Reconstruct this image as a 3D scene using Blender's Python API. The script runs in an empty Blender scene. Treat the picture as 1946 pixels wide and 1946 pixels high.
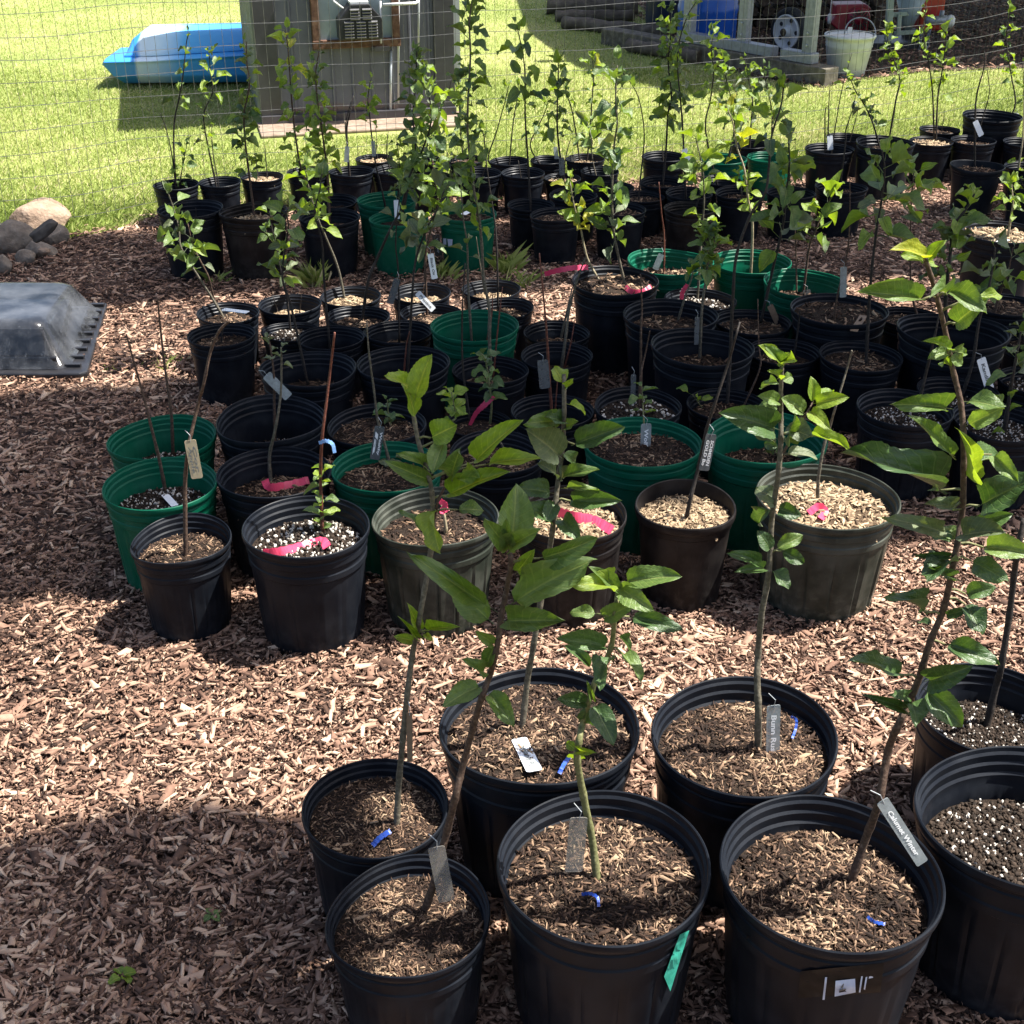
# Potted apple saplings on a wood-chip bed, lawn and shelter behind a wire fence.
import bpy, math, random
import numpy as np
from mathutils import Vector, Matrix

random.seed(7)
rng = np.random.default_rng(7)
R = math.radians
scene = bpy.context.scene
col = scene.collection

# ------------------------------------------------------------------ camera, sky, sun, exposure
PITCH = R(28.6); FPX = 2518.0; CPX = 973.0; EYE = 1.79
cam = bpy.data.cameras.new("camera")
cam.sensor_width = 36.0
cam.lens = 36.0 * FPX / 1946.0
cam.clip_start = 0.05; cam.clip_end = 600.0
camo = bpy.data.objects.new("camera", cam)
camo.location = (0, 0, EYE)
camo.rotation_euler = (R(90) - PITCH, 0, 0)
col.objects.link(camo)
scene.camera = camo

SUN_EL = R(63); SUN_AZ = R(6.5)          # azimuth measured from +x towards +y
sun_dir = Vector((math.cos(SUN_EL) * math.cos(SUN_AZ), math.cos(SUN_EL) * math.sin(SUN_AZ), math.sin(SUN_EL)))
world = bpy.data.worlds.new("World"); scene.world = world; world.use_nodes = True
wn = world.node_tree.nodes; wl = world.node_tree.links
sky = wn.new("ShaderNodeTexSky"); sky.sky_type = 'NISHITA'; sky.sun_disc = False
sky.sun_elevation = SUN_EL; sky.sun_rotation = R(90) - SUN_AZ
sky.air_density = 0.9; sky.dust_density = 3.0; sky.ozone_density = 0.8
bg = wn["Background"]; bg.inputs[1].default_value = 0.078
wl.new(sky.outputs[0], bg.inputs[0])
sl = bpy.data.lights.new("sun", 'SUN'); sl.energy = 5.0; sl.angle = R(0.53); sl.color = (1.0, 0.955, 0.885)
so = bpy.data.objects.new("sun", sl); so.rotation_euler = sun_dir.to_track_quat('Z', 'Y').to_euler()
so.location = (6, 3, 9); col.objects.link(so)

scene.view_settings.view_transform = 'Standard'
scene.view_settings.look = 'None'
scene.view_settings.exposure = 1.6
scene.view_settings.gamma = 1.0
scene.view_settings.use_curve_mapping = False
scene.render.engine = 'CYCLES'
scene.cycles.use_denoising = True
scene.cycles.max_bounces = 8
scene.cycles.transparent_max_bounces = 16
scene.cycles.caustics_reflective = False
scene.cycles.caustics_refractive = False

# ------------------------------------------------------------------ surveying: photo points to places in the yard
SP, CP = math.sin(PITCH), math.cos(PITCH)
def ray(px, py):
    u = (px - CPX) / FPX; v = (py - CPX) / FPX
    return Vector((u, CP - v * SP, -SP - v * CP))
def at_z(px, py, z=0.0):
    d = ray(px, py); t = (z - EYE) / d.z
    return Vector((0, 0, EYE)) + d * t
def at_y(px, py, y):
    d = ray(px, py); t = y / d.y
    return Vector((0, 0, EYE)) + d * t
def px_size(px, py, y):                  # metres per photo pixel at that place
    d = ray(px, py); return (y / d.y) / FPX

# ------------------------------------------------------------------ small helpers
def tag(o, label=None, cat=None, group=None, kind=None):
    if label: o["label"] = label
    if cat: o["category"] = cat
    if group: o["group"] = group
    if kind: o["kind"] = kind
    return o
def empty(name, loc, rz=0.0):
    o = bpy.data.objects.new(name, None); o.empty_display_size = 0.05
    o.location = loc; o.rotation_euler = (0, 0, rz); col.objects.link(o); return o
def link(name, me, mat=None, parent=None, loc=None, mw=None):
    o = bpy.data.objects.new(name, me); col.objects.link(o)
    if mat is not None:
        if len(me.materials) == 0: me.materials.append(None)
        o.material_slots[0].link = 'OBJECT'; o.material_slots[0].material = mat
    if parent is not None: o.parent = parent
    if loc is not None: o.location = loc
    if mw is not None: o.matrix_basis = mw
    return o
def mesh(verts, faces, smooth=False, name="m"):
    me = bpy.data.meshes.new(name)
    me.from_pydata([tuple(v) for v in verts], [], [tuple(f) for f in faces])
    if smooth: me.polygons.foreach_set("use_smooth", [True] * len(me.polygons))
    me.update(); return me
def mesh_np(V, F, tone=None, smooth=False, name="m"):
    """V (n,3) array, F (m,k) array with constant k"""
    me = bpy.data.meshes.new(name)
    k = F.shape[1]
    me.vertices.add(len(V)); me.vertices.foreach_set("co", V.astype(np.float32).ravel())
    me.loops.add(F.size); me.loops.foreach_set("vertex_index", F.astype(np.int32).ravel())
    me.polygons.add(len(F)); me.polygons.foreach_set("loop_start", np.arange(0, F.size, k, dtype=np.int32))
    if smooth: me.polygons.foreach_set("use_smooth", np.ones(len(F), dtype=bool))
    if tone is not None:
        a = me.attributes.new("tone", 'FLOAT', 'POINT'); a.data.foreach_set("value", tone.astype(np.float32))
    me.update(calc_edges=True); me.validate(); return me
class MB:
    """collects shapes of ONE part"""
    def __init__(s): s.v = []; s.f = []
    def box(s, c, size, m=None, taper=1.0):
        n = len(s.v); hx, hy, hz = size[0] / 2, size[1] / 2, size[2] / 2
        for z, k in ((-hz, 1.0), (hz, taper)):
            for x, y in ((-hx, -hy), (hx, -hy), (hx, hy), (-hx, hy)):
                p = Vector((x * k, y * k, z))
                if m is not None: p = m @ p
                s.v.append(Vector(c) + p)
        s.f += [tuple(n + i for i in q) for q in ((3, 2, 1, 0), (4, 5, 6, 7), (0, 1, 5, 4), (1, 2, 6, 5), (2, 3, 7, 6), (3, 0, 4, 7))]
        return s
    def bar(s, a, b, w, h=None, up=Vector((0, 0, 1))):
        a = Vector(a); b = Vector(b); h = h or w; d = (b - a); L = d.length; d.normalize()
        x = d.cross(up)
        if x.length < 1e-4: x = Vector((1, 0, 0))
        x.normalize(); y = x.cross(d).normalized()
        m = Matrix((x, y, d)).transposed()
        return s.box((a + b) / 2, (w, h, L), m)
    def tube(s, pts, rad, seg=8, cap=True):
        pts = [Vector(p) for p in pts]; n0 = len(s.v); N = len(pts)
        ref = Vector((0.3, 1, 0.17)).normalized()
        for i, p in enumerate(pts):
            d = (pts[min(i + 1, N - 1)] - pts[max(i - 1, 0)])
            d = d.normalized() if d.length > 1e-9 else Vector((0, 0, 1))
            x = d.cross(ref); x.normalize(); y = d.cross(x)
            r = rad[i] if hasattr(rad, '__len__') else rad
            for k in range(seg):
                t = 2 * math.pi * k / seg
                s.v.append(p + x * (r * math.cos(t)) + y * (r * math.sin(t)))
        for i in range(N - 1):
            for k in range(seg):
                a = n0 + i * seg + k; b = n0 + i * seg + (k + 1) % seg
                s.f.append((a, b, b + seg, a + seg))
        if cap:
            s.f.append(tuple(n0 + k for k in range(seg))[::-1])
            s.f.append(tuple(n0 + (N - 1) * seg + k for k in range(seg)))
        return s
    def lathe(s, prof, c=(0, 0, 0), seg=32, m=None, cap0=True, cap1=True):
        n0 = len(s.v); c = Vector(c)
        for r, z in prof:
            for k in range(seg):
                t = 2 * math.pi * k / seg
                p = Vector((r * math.cos(t), r * math.sin(t), z))
                if m is not None: p = m @ p
                s.v.append(c + p)
        for i in range(len(prof) - 1):
            for k in range(seg):
                a = n0 + i * seg + k; b = n0 + i * seg + (k + 1) % seg
                s.f.append((a, b, b + seg, a + seg))
        if cap0: s.f.append(tuple(n0 + k for k in range(seg))[::-1])
        if cap1: s.f.append(tuple(n0 + (len(prof) - 1) * seg + k for k in range(seg)))
        return s
    def prism(s, poly, ext):
        n0 = len(s.v); e = Vector(ext); k = len(poly)
        s.v += [Vector(p) for p in poly] + [Vector(p) + e for p in poly]
        s.f.append(tuple(n0 + i for i in range(k))[::-1]); s.f.append(tuple(n0 + k + i for i in range(k)))
        for i in range(k):
            j = (i + 1) % k; s.f.append((n0 + i, n0 + j, n0 + k + j, n0 + k + i))
        return s
    def build(s, name, mat, parent=None, smooth=False, bevel=0.0, origin=None):
        vv = s.v if origin is None else [v - Vector(origin) for v in s.v]
        o = link(name, mesh(vv, s.f, smooth, name), mat, parent, loc=origin)
        if bevel:
            b = o.modifiers.new("bevel", 'BEVEL'); b.width = bevel; b.segments = 2; b.limit_method = 'ANGLE'
        return o
def catmull(pts, n=6):
    P = [Vector(p) for p in pts]
    if len(P) == 2: return [P[0].lerp(P[1], i / n) for i in range(n + 1)]
    out = []
    for i in range(len(P) - 1):
        a = P[i - 1] if i else P[0] * 2 - P[1]; b, c = P[i], P[i + 1]
        d = P[i + 2] if i + 2 < len(P) else c * 2 - b
        for k in range(n):
            t = k / n
            out.append(0.5 * ((2 * b) + (c - a) * t + (2 * a - 5 * b + 4 * c - d) * t * t + (3 * b - a - 3 * c + d) * t ** 3))
    out.append(P[-1]); return out

# ------------------------------------------------------------------ materials
def mat_new(name):
    m = bpy.data.materials.new(name); m.use_nodes = True
    nt = m.node_tree; return m, nt, nt.nodes, nt.links, nt.nodes["Principled BSDF"]
def noise(nt, scale, detail=4, coord='Object', rough=0.55, dist=0.0):
    tc = nt.nodes.new("ShaderNodeTexCoord"); n = nt.nodes.new("ShaderNodeTexNoise")
    n.inputs["Scale"].default_value = scale; n.inputs["Detail"].default_value = detail
    n.inputs["Roughness"].default_value = rough; n.inputs["Distortion"].default_value = dist
    nt.links.new(tc.outputs[coord], n.inputs["Vector"]); return n
def ramp(nt, src, stops):
    r = nt.nodes.new("ShaderNodeValToRGB"); e = r.color_ramp.elements
    while len(e) > 1: e.remove(e[-1])
    e[0].position = stops[0][0]; e[0].color = (*stops[0][1], 1)
    for p, c in stops[1:]:
        x = e.new(p); x.color = (*c, 1)
    nt.links.new(src, r.inputs[0]); return r
def bump(nt, src, bsdf, strength=0.3, dist=0.01):
    b = nt.nodes.new("ShaderNodeBump"); b.inputs["Strength"].default_value = strength
    b.inputs["Distance"].default_value = dist
    nt.links.new(src, b.inputs["Height"]); nt.links.new(b.outputs[0], bsdf.inputs["Normal"]); return b
def simple(name, stops, scale=20, rough=0.6, spec=0.5, bstr=0.0, metal=0.0, detail=4, rr=None, coord='Object', bdist=0.004):
    m, nt, N, L, b = mat_new(name)
    n = noise(nt, scale, detail, coord); r = ramp(nt, n.outputs["Fac"], stops)
    L.new(r.outputs[0], b.inputs["Base Color"])
    b.inputs["Roughness"].default_value = rough; b.inputs["Metallic"].default_value = metal
    b.inputs["Specular IOR Level"].default_value = spec
    if rr:
        q = nt.nodes.new("ShaderNodeMapRange"); q.inputs[3].default_value = rr[0]; q.inputs[4].default_value = rr[1]
        n2 = noise(nt, scale * 0.37, 5, coord); L.new(n2.outputs["Fac"], q.inputs[0]); L.new(q.outputs[0], b.inputs["Roughness"])
    if bstr: bump(nt, n.outputs["Fac"], b, bstr, bdist)
    return m
def toned(name, stops, rough=0.85, jitter=0.25, scale=90, spec=0.25, transl=0.0):
    """colour per piece from the mesh attribute tone, with fine grain"""
    m, nt, N, L, b = mat_new(name)
    a = N.new("ShaderNodeAttribute"); a.attribute_name = "tone"
    n = noise(nt, scale, 3)
    mx = N.new("ShaderNodeMath"); mx.operation = 'MULTIPLY_ADD'; mx.inputs[1].default_value = jitter
    L.new(n.outputs["Fac"], mx.inputs[0]); L.new(a.outputs["Fac"], mx.inputs[2])
    sb = N.new("ShaderNodeMath"); sb.operation = 'SUBTRACT'; sb.inputs[1].default_value = jitter * 0.5
    L.new(mx.outputs[0], sb.inputs[0])
    r = ramp(nt, sb.outputs[0], stops); L.new(r.outputs[0], b.inputs["Base Color"])
    b.inputs["Roughness"].default_value = rough; b.inputs["Specular IOR Level"].default_value = spec
    if transl:
        t = N.new("ShaderNodeBsdfTranslucent"); L.new(r.outputs[0], t.inputs[0])
        mxs = N.new("ShaderNodeMixShader"); mxs.inputs[0].default_value = transl
        L.new(b.outputs[0], mxs.inputs[1]); L.new(t.outputs[0], mxs.inputs[2])
        L.new(mxs.outputs[0], nt.nodes["Material Output"].inputs[0])
    return m
def plastic(name, c, dust, rough=(0.32, 0.6), dust_amt=0.5, transl=0.0):
    """moulded nursery plastic: base colour, scuffs and a dusty film"""
    m, nt, N, L, b = mat_new(name)
    oi = N.new("ShaderNodeObjectInfo")
    tc = N.new("ShaderNodeTexCoord"); add = N.new("ShaderNodeVectorMath"); add.operation = 'ADD'
    cb = N.new("ShaderNodeCombineXYZ")
    mu = N.new("ShaderNodeMath"); mu.operation = 'MULTIPLY'; mu.inputs[1].default_value = 37.0
    L.new(oi.outputs["Random"], mu.inputs[0]); L.new(mu.outputs[0], cb.inputs[0]); L.new(mu.outputs[0], cb.inputs[2])
    L.new(tc.outputs["Object"], add.inputs[0]); L.new(cb.outputs[0], add.inputs[1])
    def nz(s, d, st=None):
        n = N.new("ShaderNodeTexNoise"); n.inputs["Scale"].default_value = s; n.inputs["Detail"].default_value = d
        if st:
            mp = N.new("ShaderNodeMapping"); mp.inputs["Scale"].default_value = st
            L.new(add.outputs[0], mp.inputs[0]); L.new(mp.outputs[0], n.inputs["Vector"])
        else: L.new(add.outputs[0], n.inputs["Vector"])
        return n
    n1 = nz(5, 6); n2 = nz(60, 3, (1, 1, 0.12)); n3 = nz(180, 2)
    d1 = ramp(nt, n1.outputs["Fac"], [(0.42, (0, 0, 0)), (0.78, (1, 1, 1))])
    d2 = ramp(nt, n2.outputs["Fac"], [(0.60, (0, 0, 0)), (0.78, (1, 1, 1))])
    d3 = ramp(nt, n3.outputs["Fac"], [(0.70, (0, 0, 0)), (0.80, (1, 1, 1))])
    s1 = N.new("ShaderNodeMath"); s1.operation = 'MULTIPLY_ADD'; s1.inputs[1].default_value = 0.45
    L.new(d2.outputs[0], s1.inputs[0]); L.new(d1.outputs[0], s1.inputs[2])
    s2 = N.new("ShaderNodeMath"); s2.operation = 'MULTIPLY_ADD'; s2.inputs[1].default_value = 0.5
    L.new(d3.outputs[0], s2.inputs[0]); L.new(s1.outputs[0], s2.inputs[2])
    sz = N.new("ShaderNodeSeparateXYZ"); L.new(tc.outputs["Object"], sz.inputs[0])
    fm = N.new("ShaderNodeMapRange"); fm.inputs[1].default_value = 0.0; fm.inputs[2].default_value = 0.38; fm.inputs[3].default_value = 1.5; fm.inputs[4].default_value = 0.0
    L.new(sz.outputs[2], fm.inputs[0])
    n4 = nz(16, 6); d4 = ramp(nt, n4.outputs["Fac"], [(0.46, (0, 0, 0)), (0.66, (1, 1, 1))])
    fx = N.new("ShaderNodeMath"); fx.operation = 'MULTIPLY'; L.new(fm.outputs[0], fx.inputs[0]); L.new(d4.outputs[0], fx.inputs[1])
    s4 = N.new("ShaderNodeMath"); s4.operation = 'ADD'; L.new(s2.outputs[0], s4.inputs[0]); L.new(fx.outputs[0], s4.inputs[1])
    s3 = N.new("ShaderNodeMath"); s3.operation = 'MULTIPLY'; s3.inputs[1].default_value = dust_amt; s3.use_clamp = True
    L.new(s4.outputs[0], s3.inputs[0])
    mix = N.new("ShaderNodeMix"); mix.data_type = 'RGBA'
    mix.inputs[6].default_value = (*c, 1); mix.inputs[7].default_value = (*dust, 1)
    L.new(s3.outputs[0], mix.inputs[0]); L.new(mix.outputs[2], b.inputs["Base Color"])
    rg = N.new("ShaderNodeMapRange"); rg.inputs[3].default_value = rough[0]; rg.inputs[4].default_value = rough[1]
    L.new(n1.outputs["Fac"], rg.inputs[0]); L.new(rg.outputs[0], b.inputs["Roughness"])
    b.inputs["Specular IOR Level"].default_value = 0.12
    bump(nt, n2.outputs["Fac"], b, 0.08, 0.002)
    if transl:
        t = N.new("ShaderNodeBsdfTranslucent"); L.new(mix.outputs[2], t.inputs[0])
        ms = N.new("ShaderNodeMixShader"); ms.inputs[0].default_value = transl
        L.new(b.outputs[0], ms.inputs[1]); L.new(t.outputs[0], ms.inputs[2])
        L.new(ms.outputs[0], nt.nodes["Material Output"].inputs[0])
    return m
def leaf_mat(name, dark, light, under, transl=0.35, rough=0.40):
    m, nt, N, L, b = mat_new(name)
    oi = N.new("ShaderNodeObjectInfo")
    mix = N.new("ShaderNodeMix"); mix.data_type = 'RGBA'
    mix.inputs[6].default_value = (*dark, 1); mix.inputs[7].default_value = (*light, 1)
    L.new(oi.outputs["Random"], mix.inputs[0])
    uv = N.new("ShaderNodeUVMap"); uv.uv_map = "uv"
    sx = N.new("ShaderNodeSeparateXYZ"); L.new(uv.outputs[0], sx.inputs[0])
    c = N.new("ShaderNodeMath"); c.operation = 'SUBTRACT'; c.inputs[1].default_value = 0.5; L.new(sx.outputs[0], c.inputs[0])
    ab = N.new("ShaderNodeMath"); ab.operation = 'ABSOLUTE'; L.new(c.outputs[0], ab.inputs[0])
    # side veins: rows that climb towards the margin
    k1 = N.new("ShaderNodeMath"); k1.operation = 'MULTIPLY_ADD'; k1.inputs[1].default_value = -0.55; L.new(ab.outputs[0], k1.inputs[0]); L.new(sx.outputs[1], k1.inputs[2])
    k2 = N.new("ShaderNodeMath"); k2.operation = 'MULTIPLY'; k2.inputs[1].default_value = 50.0; L.new(k1.outputs[0], k2.inputs[0])
    k3 = N.new("ShaderNodeMath"); k3.operation = 'SINE'; L.new(k2.outputs[0], k3.inputs[0])
    vein = ramp(nt, k3.outputs[0], [(0.80, (0, 0, 0)), (0.99, (1, 1, 1))])
    rib = ramp(nt, ab.outputs[0], [(0.012, (1, 1, 1)), (0.04, (0, 0, 0))])
    vm = N.new("ShaderNodeMath"); vm.operation = 'MULTIPLY_ADD'; vm.inputs[1].default_value = 0.35; vm.use_clamp = True
    L.new(vein.outputs[0], vm.inputs[0]); L.new(rib.outputs[0], vm.inputs[2])
    v2 = N.new("ShaderNodeMath"); v2.operation = 'MULTIPLY'; v2.inputs[1].default_value = 0.55; L.new(vm.outputs[0], v2.inputs[0])
    mv = N.new("ShaderNodeMix"); mv.data_type = 'RGBA'
    mv.inputs[7].default_value = (min(1, light[0] * 1.9 + .03), min(1, light[1] * 1.5 + .03), light[2] * 1.7 + .02, 1)
    L.new(v2.outputs[0], mv.inputs[0]); L.new(mix.outputs[2], mv.inputs[6])
    nz = noise(nt, 6, 4); pr = ramp(nt, nz.outputs["Fac"], [(0.3, (0.72, 0.74, 0.7)), (0.7, (1.2, 1.15, 1.1))])
    mm = N.new("ShaderNodeMix"); mm.data_type = 'RGBA'; mm.blend_type = 'MULTIPLY'; mm.inputs[0].default_value = 1.0
    L.new(mv.outputs[2], mm.inputs[6]); L.new(pr.outputs[0], mm.inputs[7])
    ge = N.new("ShaderNodeNewGeometry")
    mu = N.new("ShaderNodeMix"); mu.data_type = 'RGBA'; mu.inputs[7].default_value = (*under, 1)
    L.new(ge.outputs["Backfacing"], mu.inputs[0]); L.new(mm.outputs[2], mu.inputs[6])
    L.new(mu.outputs[2], b.inputs["Base Color"]); b.inputs["Roughness"].default_value = rough
    b.inputs["Specular IOR Level"].default_value = 0.6
    hb = N.new("ShaderNodeMath"); hb.operation = 'MULTIPLY_ADD'; hb.inputs[1].default_value = -0.6
    L.new(vm.outputs[0], hb.inputs[0]); L.new(nz.outputs["Fac"], hb.inputs[2])
    bump(nt, hb.outputs[0], b, 0.35, 0.01)
    t = N.new("ShaderNodeBsdfTranslucent")
    tm = N.new("ShaderNodeMix"); tm.data_type = 'RGBA'; tm.blend_type = 'MULTIPLY'; tm.inputs[0].default_value = 1.0
    tm.inputs[7].default_value = (1.5, 1.5, 0.45, 1); L.new(mm.outputs[2], tm.inputs[6])
    L.new(tm.outputs[2], t.inputs[0])
    ms = N.new("ShaderNodeMixShader"); ms.inputs[0].default_value = transl
    L.new(b.outputs[0], ms.inputs[1]); L.new(t.outputs[0], ms.inputs[2])
    L.new(ms.outputs[0], nt.nodes["Material Output"].inputs[0])
    return m
def clear_plastic(name, c, alpha=0.45, rough=0.25, streak=40.0):
    m, nt, N, L, b = mat_new(name)
    n = noise(nt, streak, 5, rough=0.7)
    r = ramp(nt, n.outputs["Fac"], [(0.3, tuple(x * 0.7 for x in c)), (0.75, c)])
    L.new(r.outputs[0], b.inputs["Base Color"]); b.inputs["Roughness"].default_value = rough
    q = N.new("ShaderNodeMapRange"); q.inputs[1].default_value = 0.3; q.inputs[2].default_value = 0.7
    q.inputs[3].default_value = alpha * 0.75; q.inputs[4].default_value = min(1, alpha * 1.25)
    L.new(n.outputs["Fac"], q.inputs[0]); L.new(q.outputs[0], b.inputs["Alpha"])
    return m

M = {}
M['black'] = plastic("black_pot_plastic", (0.0070, 0.0088, 0.0128), (0.060, 0.066, 0.076), rough=(0.28, 0.55), dust_amt=0.17)
M['brown'] = plastic("brown_pot_plastic", (0.011, 0.0095, 0.0095), (0.075, 0.068, 0.062), rough=(0.28, 0.5), dust_amt=0.30)
M['green'] = plastic("green_pot_plastic", (0.003, 0.095, 0.052), (0.07, 0.19, 0.14), rough=(0.28, 0.5), dust_amt=0.18, transl=0.12)
M['olive'] = plastic("olive_pot_plastic", (0.026, 0.031, 0.024), (0.14, 0.145, 0.12), rough=(0.3, 0.5), dust_amt=0.45)
M['bark_brown'] = simple("bark_brown", [(0.3, (0.035, 0.022, 0.016)), (0.55, (0.085, 0.052, 0.036)), (0.8, (0.16, 0.12, 0.09))], 160, 0.75, 0.3, 0.4)
M['bark_grey'] = simple("bark_grey", [(0.3, (0.06, 0.052, 0.038)), (0.55, (0.12, 0.105, 0.075)), (0.8, (0.21, 0.19, 0.15))], 150, 0.78, 0.3, 0.4)
M['bark_red'] = simple("bark_red", [(0.3, (0.07, 0.02, 0.014)), (0.6, (0.15, 0.05, 0.03)), (0.85, (0.22, 0.13, 0.10))], 130, 0.6, 0.4, 0.3)
M['bark_dark'] = simple("bark_dark", [(0.3, (0.014, 0.012, 0.010)), (0.6, (0.035, 0.028, 0.024)), (0.85, (0.10, 0.085, 0.07))], 150, 0.75, 0.3, 0.3)
M['bark_pale'] = simple("bark_pale", [(0.3, (0.18, 0.15, 0.09)), (0.6, (0.33, 0.28, 0.18)), (0.85, (0.42, 0.38, 0.28))], 120, 0.7, 0.3, 0.3)
M['bark_green'] = simple("bark_green", [(0.3, (0.10, 0.10, 0.04)), (0.6, (0.19, 0.19, 0.085)), (0.85, (0.28, 0.27, 0.15))], 140, 0.6, 0.3, 0.3)
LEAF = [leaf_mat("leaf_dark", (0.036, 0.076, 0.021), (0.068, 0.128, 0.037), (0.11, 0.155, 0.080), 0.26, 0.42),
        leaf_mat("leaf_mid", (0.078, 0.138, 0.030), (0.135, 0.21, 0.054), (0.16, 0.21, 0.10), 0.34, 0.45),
        leaf_mat("leaf_bright", (0.13, 0.22, 0.018), (0.22, 0.31, 0.04), (0.20, 0.28, 0.09), 0.42, 0.45),
        leaf_mat("leaf_grey", (0.080, 0.112, 0.052), (0.135, 0.17, 0.085), (0.16, 0.19, 0.13), 0.25, 0.55),
        leaf_mat("leaf_yellow", (0.26, 0.30, 0.02), (0.40, 0.40, 0.05), (0.35, 0.38, 0.10), 0.45, 0.5)]
M['chips'] = toned("mulch_chip_wood", [(0.0, (0.020, 0.012, 0.009)), (0.22, (0.080, 0.045, 0.031)), (0.45, (0.215, 0.125, 0.086)), (0.7, (0.36, 0.23, 0.16)), (1.0, (0.52, 0.38, 0.27))], 0.88, 0.4, 70)
M['sliver'] = toned("soil_bark_sliver", [(0.0, (0.012, 0.007, 0.005)), (0.38, (0.046, 0.026, 0.017)), (0.62, (0.17, 0.105, 0.066)), (1.0, (0.37, 0.265, 0.17))], 0.85, 0.3, 140)
M['perl'] = toned("perlite_grain", [(0.0, (0.012, 0.009, 0.007)), (0.3, (0.055, 0.038, 0.027)), (0.52, (0.30, 0.27, 0.23)), (1.0, (0.60, 0.57, 0.52))], 0.9, 0.1, 140)
M['husk'] = toned("pale_husk", [(0.0, (0.035, 0.022, 0.013)), (0.4, (0.19, 0.13, 0.078)), (1.0, (0.46, 0.35, 0.22))], 0.85, 0.25, 140)
M['soil'] = simple("potting_soil", [(0.3, (0.010, 0.007, 0.005)), (0.6, (0.030, 0.020, 0.014)), (0.8, (0.075, 0.048, 0.030))], 110, 0.95, 0.2, 0.8, bdist=0.006)
M['soilpale'] = simple("pale_soil", [(0.3, (0.03, 0.02, 0.012)), (0.55, (0.09, 0.06, 0.036)), (0.8, (0.20, 0.145, 0.09))], 110, 0.95, 0.2, 0.8, bdist=0.006)

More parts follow.
